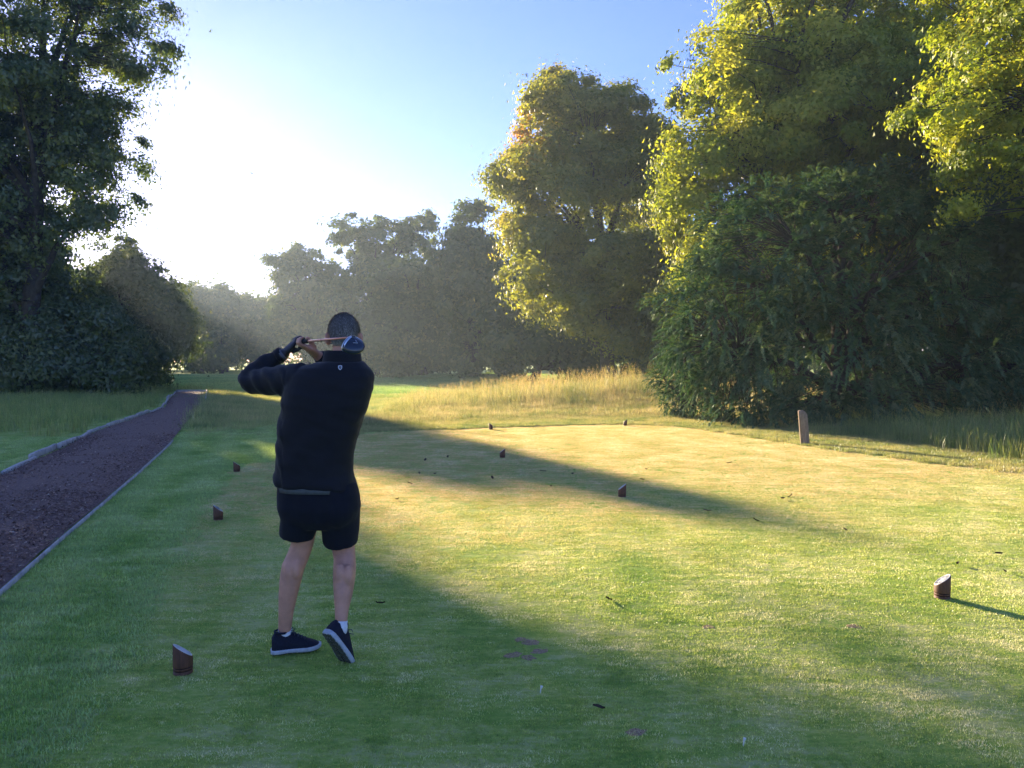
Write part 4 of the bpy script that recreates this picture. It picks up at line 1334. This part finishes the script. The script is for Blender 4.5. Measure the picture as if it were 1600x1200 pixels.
g0 = G(428, 1024); g1 = G(498, 1016)
fdir = Vector((g1[0] - g0[0], g1[1] - g0[1], 0))
shoe((g0[0] - .012, g0[1] - .004, .012), fdir, Vector((0, 0, 1)), .252, 1)
toe = W(541, 1038, 3.93); heel = W(510, 991, 3.83)
fd2 = (toe - heel)
T2 = shoe(heel - fd2.normalized() * .01, fd2, Vector((.50, .80, 0)), .262, -1)
for pts, rd in (([W(445.5, 984, 4.04), W(446, 995, 4.05), W(449, 1006, 4.06)], [.0375, .0355, .032]), ([W(532.6, 970, 3.912), W(532.0, 980, 3.905), W(531, 992, 3.90)], [.0345, .036, .037])):
    k_ = MB().tube(pts, rd, 18)
    pchild(k_.mesh('sock', m_sock, True), 'sock')

# ------------------------------------------------------------------ golf club held in both hands
croot = empty('golf_club', tuple(head_c))
tag(croot, 'driver golf club with copper shaft held across the back of the golfer head', 'golf club')
def cchild(me, name, parent=croot):
    me.transform(Matrix.Translation(-Vector(croot.location)))
    return link(bpy.data.objects.new(name, me), parent)
m_shaft = simple('copper_shaft', (.62, .27, .19), .32, .5, 0, metallic=.55)
m_grip = simple('rubber_grip', (.015, .015, .017), .8, .3, 200, .3, .4, 300)
m_crown = simple('crown_paint', (.018, .026, .045), .22, .5, 0, coat=.5)
m_face = simple('face_metal', (.62, .66, .72), .32, .5, 70, .15, metallic=.8)
butt = hand_c - axis * .15
cchild(MB().tube([butt + axis * .30, head_c], [.0062, .0046], 10).mesh('shaft', m_shaft, True), 'shaft')
cchild(MB().tube([butt, butt + axis * .004, butt + axis * .15, butt + axis * .275, butt + axis * .305], [.010, .0145, .0130, .0105, .0070], 14).mesh('grip', m_grip, True), 'grip')
cchild(MB().tube([head_c - axis * .035, head_c + axis * .012], [.0062, .0075], 12).mesh('ferrule', m_grip, True), 'ferrule')
bd = Vector((.90, -.30, -.30)).normalized()
cn = Vector((.22, -.72, .66)); cn = (cn - bd * cn.dot(bd)).normalized()
td_ = bd.cross(cn)
if td_.z > 0: td_ = -td_
hcen = head_c + td_ * .034 - cn * .010
rr = []
for i in range(13):
    t = i / 12
    w = .043 * (1 - t ** 2.6) ** .5 * (1.0 + .12 * math.sin(t * 3)) + .002
    hh = .026 * (1 - t ** 2.2) ** .55 + .002
    ring = []
    for k in range(24):
        th = 2 * math.pi * k / 24
        cs, sn = math.cos(th), math.sin(th)
        ring.append(tuple(hcen + bd * (.080 * t) + td_ * (w * cs) + cn * (hh * (sn if sn > 0 else sn * .85) - .006 * t)))
    rr.append(ring)
chd = cchild(MB().rings(rr).mesh('club_head', m_crown, True), 'club_head')
ring0 = [hcen - bd * .004 + td_ * (.0445 * math.cos(2 * math.pi * k / 24)) + cn * (.0275 * math.sin(2 * math.pi * k / 24)) for k in range(24)]
ring1 = [hcen + bd * .010 + td_ * (.0452 * math.cos(2 * math.pi * k / 24)) + cn * (.0283 * math.sin(2 * math.pi * k / 24)) for k in range(24)]
cchild(MB().rings([[tuple(p) for p in ring0], [tuple(p) for p in ring1]]).mesh('face_plate', m_face, False), 'face_plate', chd)
al = MB().tube([hcen + bd * .036 + cn * .0245 - td_ * .010, hcen + bd * .052 + cn * .0215 - td_ * .002, hcen + bd * .036 + cn * .0245 + td_ * .008], .0018, 6)
cchild(al.mesh('alignment_mark', m_face, True), 'alignment_mark', chd)
cchild(MB().tube([head_c - axis * .004, head_c + axis * .02, hcen + bd * .016 - td_ * .03], [.0078, .0095, .012], 12).mesh('hosel', m_crown, True), 'hosel', chd)
# ------------------------------------------------------------------ tee markers
def wood_mat(name, dark, light, rough=.6):
    m, nt, out = new_mat(name)
    f = pos_noise(nt, 18, 5, (3, 3, .4), .7)
    c = ramp(nt, f, [(.3, dark), (.7, light)])
    p = N(nt, 'ShaderNodeBsdfPrincipled'); p.inputs['Roughness'].default_value = rough; p.inputs['Specular IOR Level'].default_value = .35
    nt.links.new(c, p.inputs['Base Color'])
    b = N(nt, 'ShaderNodeBump'); b.inputs['Strength'].default_value = .35; b.inputs['Distance'].default_value = .004
    nt.links.new(f, b.inputs['Height']); nt.links.new(b.outputs[0], p.inputs['Normal'])
    nt.links.new(p.outputs[0], out.inputs[0])
    return m
m_marker = wood_mat('stained_wood', (.06, .025, .013), (.17, .075, .038))
m_groove = simple('groove_dark', (.012, .008, .008), .8, .2)
m_plate = simple('plate_metal', (.60, .64, .72), .35, .5, 60, .15)
m_rim = simple('plate_rim', (.72, .72, .70), .4, .5)

def marker_meshes(r=.047, lo=.078, hi=.150, n=28):
    def top(th, rr): return lo + (hi - lo) * (.5 - .5 * rr / r * math.cos(th))    # high side at -x
    def ring(rr, zf): return [(rr * math.cos(2 * math.pi * k / n), rr * math.sin(2 * math.pi * k / n), zf(2 * math.pi * k / n)) for k in range(n)]
    b = MB(); b.rings([ring(r * .97, lambda t: -.03), ring(r * .97, lambda t: .016)])
    b.rings([ring(r * .985, lambda t: .021), ring(r * .985, lambda t: .031)])
    b.rings([ring(r, lambda t: .036), ring(r * .995, lambda t: .040), ring(r, lambda t: top(t, r) - .004), ring(r * .96, lambda t: top(t, r * .96))])
    g = MB(); g.rings([ring(r * .90, lambda t: .010), ring(r * .90, lambda t: .042)], False)
    pr = MB(); pr.rings([ring(r * .93, lambda t: top(t, r * .93) - .001), ring(r * .93, lambda t: top(t, r * .93) + .003), ring(r * .84, lambda t: top(t, r * .84) + .003), ring(r * .84, lambda t: top(t, r * .84))], False)
    pl = MB(); pl.rings([ring(r * .84, lambda t: top(t, r * .84) + .0015), ring(r * .02, lambda t: top(t, r * .02) + .0015)])
    tx = MB()                      # worn number on the plate: two short raised strokes
    return b.mesh('body', m_marker, False), g.mesh('groove', m_groove, True), pr.mesh('rim', m_rim, True), pl.mesh('plate', m_plate, True)
mk_b, mk_g, mk_r, mk_p = marker_meshes()
marks = [((286, 1051), 32, 1.0, 'slant topped wooden tee marker on the grass just left of the golfer shoes'),
         ((341, 812), 18, .98, 'slant topped wooden tee marker left of the golfer shorts, near the path'),
         ((370, 737), 30, .98, 'farthest small tee marker on the left side, by the step in the turf'),
         ((767, 671), 20, 1.0, 'small brown tee marker on the far edge of the tee, left one of two'),
         ((1472, 934), 163, 1.05, 'large pale topped tee marker on the right, casting a long shadow'),
         ((972, 776), 174, 1.0, 'tee marker with bright white slanted top near the middle of the tee'),
         ((785, 715), 175, .98, 'dark tee marker in the shade band beyond the golfer'),
         ((977, 664), 150, 1.0, 'small tee marker at the far right corner of the tee, by the mound')]
for (px, py), a, s, lab in marks:
    gx_, gy_ = G(px, py)
    r_ = empty('tee_marker', (gx_, gy_, gh(gx_, gy_)))
    r_.rotation_euler = (0, 0, math.radians(a)); r_.scale = (s, s, s)
    tag(r_, lab, 'tee marker', 'slant topped tee markers')
    o = obj('body', mk_b, r_); obj('groove', mk_g, o)
    p_ = obj('plate', mk_p, r_); obj('rim', mk_r, p_)

# ------------------------------------------------------------------ leaning wooden post
m_post = wood_mat('post_wood', (.13, .095, .065), (.36, .27, .18), .85)
bx, by = G(1258, 694)
pm = MB()
w, d_ = .082, .07
rings = []
for z, kx, ky in ((-.15, 1, 1), (.02, 1, 1), (.2, .99, 1), (.42, .98, .98), (.57, .97, .97), (.62, .74, .8), (.64, .45, .4)):
    c = .016
    X_, Y_ = w * kx, d_ * ky
    ln = -.085 * z
    ring = [(X_, Y_ - c), (X_ - c, Y_), (-X_ + c, Y_), (-X_, Y_ - c), (-X_, -Y_ + c), (-X_ + c, -Y_), (X_ - c, -Y_), (X_, -Y_ + c)]
    off = .02 if z > .6 else 0
    rings.append([(x_ + ln - off, y_, z) for x_, y_ in ring])
pm.rings(rings)
post = obj('wooden_post', pm.mesh('wooden_post', m_post), None, (bx, by, gh(bx, by)))
post.rotation_euler = (0, 0, math.radians(-18))
tag(post, 'leaning square wooden post at the right edge of the tee', 'post')

# ------------------------------------------------------------------ divots, fallen leaves, broken tee pegs
m_soil = simple('bare_soil', (.38, .26, .16), .95, .1, 60, .4, .8, 90)
dv = np.random.RandomState(4)
for i, (x_, y_) in enumerate(divots):
    mb = MB()
    n = 14; L1, L2 = dv.uniform(.032, .048), dv.uniform(.024, .034)
    ang = dv.uniform(-.4, .4)
    wob = 1 + dv.normal(0, .22, n)
    def rg(f, z):
        out = []
        for k in range(n):
            th = 2 * math.pi * k / n
            a, b = math.cos(th) * L1 * f * wob[k], math.sin(th) * L2 * f * wob[k]
            out.append((a * math.cos(ang) - b * math.sin(ang), a * math.sin(ang) + b * math.cos(ang), z + dv.normal(0, .0012)))
        return out
    mb.rings([rg(1.15, -.004), rg(1.0, .0028), rg(.8, .0024), rg(.4, .002), rg(.1, .002)])
    o = obj('divot', mb.mesh('divot', m_soil, True), None, (x_, y_, 0))
    tag(o, ('leftmost bare divot of the cluster right of the golfer shoes', 'upper bare divot of the cluster right of the golfer shoes', 'rightmost bare divot of the cluster right of the golfer shoes', 'lowest bare divot of the cluster right of the golfer shoes', 'lone bare divot near the bottom centre of the picture', 'faint bare divot in the weak light, right of the cluster of divots', 'faint bare divot farthest right, left of the large pale topped marker', 'topmost bare divot at the upper left of the cluster by the golfer shoes')[i], 'divot', 'divots in the tee turf')
m_dead = tint_mat('dead_leaf', [(0, (.03, .02, .014)), (.6, (.07, .045, .028)), (1, (.14, .09, .05))])
lr = np.random.RandomState(8)
spots = [(768, 748), (895, 742), (1004, 751), (1222, 781), (1236, 777), (621, 782), (594, 947), (700, 715), (848, 738), (950, 940), (1105, 800), (680, 742), (1180, 815), (935, 1111), (1497, 884), (1560, 868), (1570, 896), (1010, 735), (1560, 715), (1140, 725), (665, 720), (640, 757), (655, 741), (860, 762), (1320, 830)]
for i, (px, py) in enumerate(spots):
    gx_, gy_ = G(px, py)
    L_ = lr.uniform(.022, .04) * (1.25 if gy_ > 7 else .8)
    mb = MB()
    rows = []
    for t, wd in ((-1, .05), (-.5, .7), (.1, 1), (.6, .7), (1, .08)):
        z = .012 + .005 * t * t + lr.normal(0, .002)
        rows.append([(t * L_, wd * L_ * .5, z + .010), (t * L_, 0, z), (t * L_, -wd * L_ * .5, z + .007)])
    V_ = np.array([p_ for r in rows for p_ in r]); Q_ = np.array([(i_ * 3 + k, i_ * 3 + k + 1, i_ * 3 + k + 4, i_ * 3 + k + 3) for i_ in range(4) for k in range(2)])
    me = mesh_np('fallen_leaf', V_, Q_, m_dead, True, {'tint': np.full(len(V_), lr.rand())})
    o = obj('fallen_leaf', me, None, (gx_, gy_, gh(gx_, gy_) + .004)); o.rotation_euler = (lr.normal(0, .2), lr.normal(0, .2), lr.uniform(0, 6.28))
    tag(o, 'small dark dead leaf lying on the short tee grass', 'leaf', 'dead leaves on the tee')
m_peg = simple('white_peg', (.75, .75, .72), .5, .4)
for (px, py), lab in (((1161, 1166), 'broken pale tee peg stuck in the grass at the lower right'), ((844, 1083), 'tiny white tee peg fragment on the grass below the divots')):
    gx_, gy_ = G(px, py)
    mb = MB().tube([(0, 0, -.01), (.003, 0, .02), (.006, 0, .030), (.007, 0, .034)], [.0025, .003, .006, .0065], 10)
    o = obj('tee_peg', mb.mesh('tee_peg', m_peg, True), None, (gx_, gy_, 0))
    tag(o, lab, 'tee peg', 'broken tee pegs')
# bird in the glow
m_bird = simple('bird_dark', (.02, .02, .02), .8, .2)
bp = W(394, 271, 60)
mb = MB(); mb.tube([(0, -.13, 0), (0, -.06, .01), (0, .05, .01), (0, .12, .02), (0, .15, .02)], [.012, .04, .045, .028, .008], 10)
for s in (-1, 1):
    mb.rings([[(s * .03, .06, .02), (s * .03, -.05, .02), (s * .03, -.05, .028), (s * .03, .06, .03)], [(s * .15, .05, .08), (s * .15, -.04, .08), (s * .15, -.04, .086), (s * .15, .05, .088)], [(s * .27, -.03, .06), (s * .27, -.06, .06), (s * .27, -.06, .063), (s * .27, -.03, .063)]])
bird = obj('bird', mb.mesh('bird', m_bird, True), None, tuple(bp)); bird.rotation_euler = (0, 0, .8)
tag(bird, 'tiny dark bird flying in the bright sun glow', 'bird')
# ------------------------------------------------------------------ haze in the morning air
m, nt, out = new_mat('morning_haze')
pv = N(nt, 'ShaderNodeVolumePrincipled')
pv.inputs['Color'].default_value = (.64, .81, 1.0, 1)
pv.inputs['Density'].default_value = .0008
pv.inputs['Anisotropy'].default_value = .5
nt.links.new(pv.outputs[0], out.inputs['Volume'])
hb = MB(); hb.box((0, 55, 13.0), (190, 150, 28.5))
hz = hb.build('haze', m)
tag(hz, 'thin pale morning haze filling the air over the course', 'haze', kind='stuff')
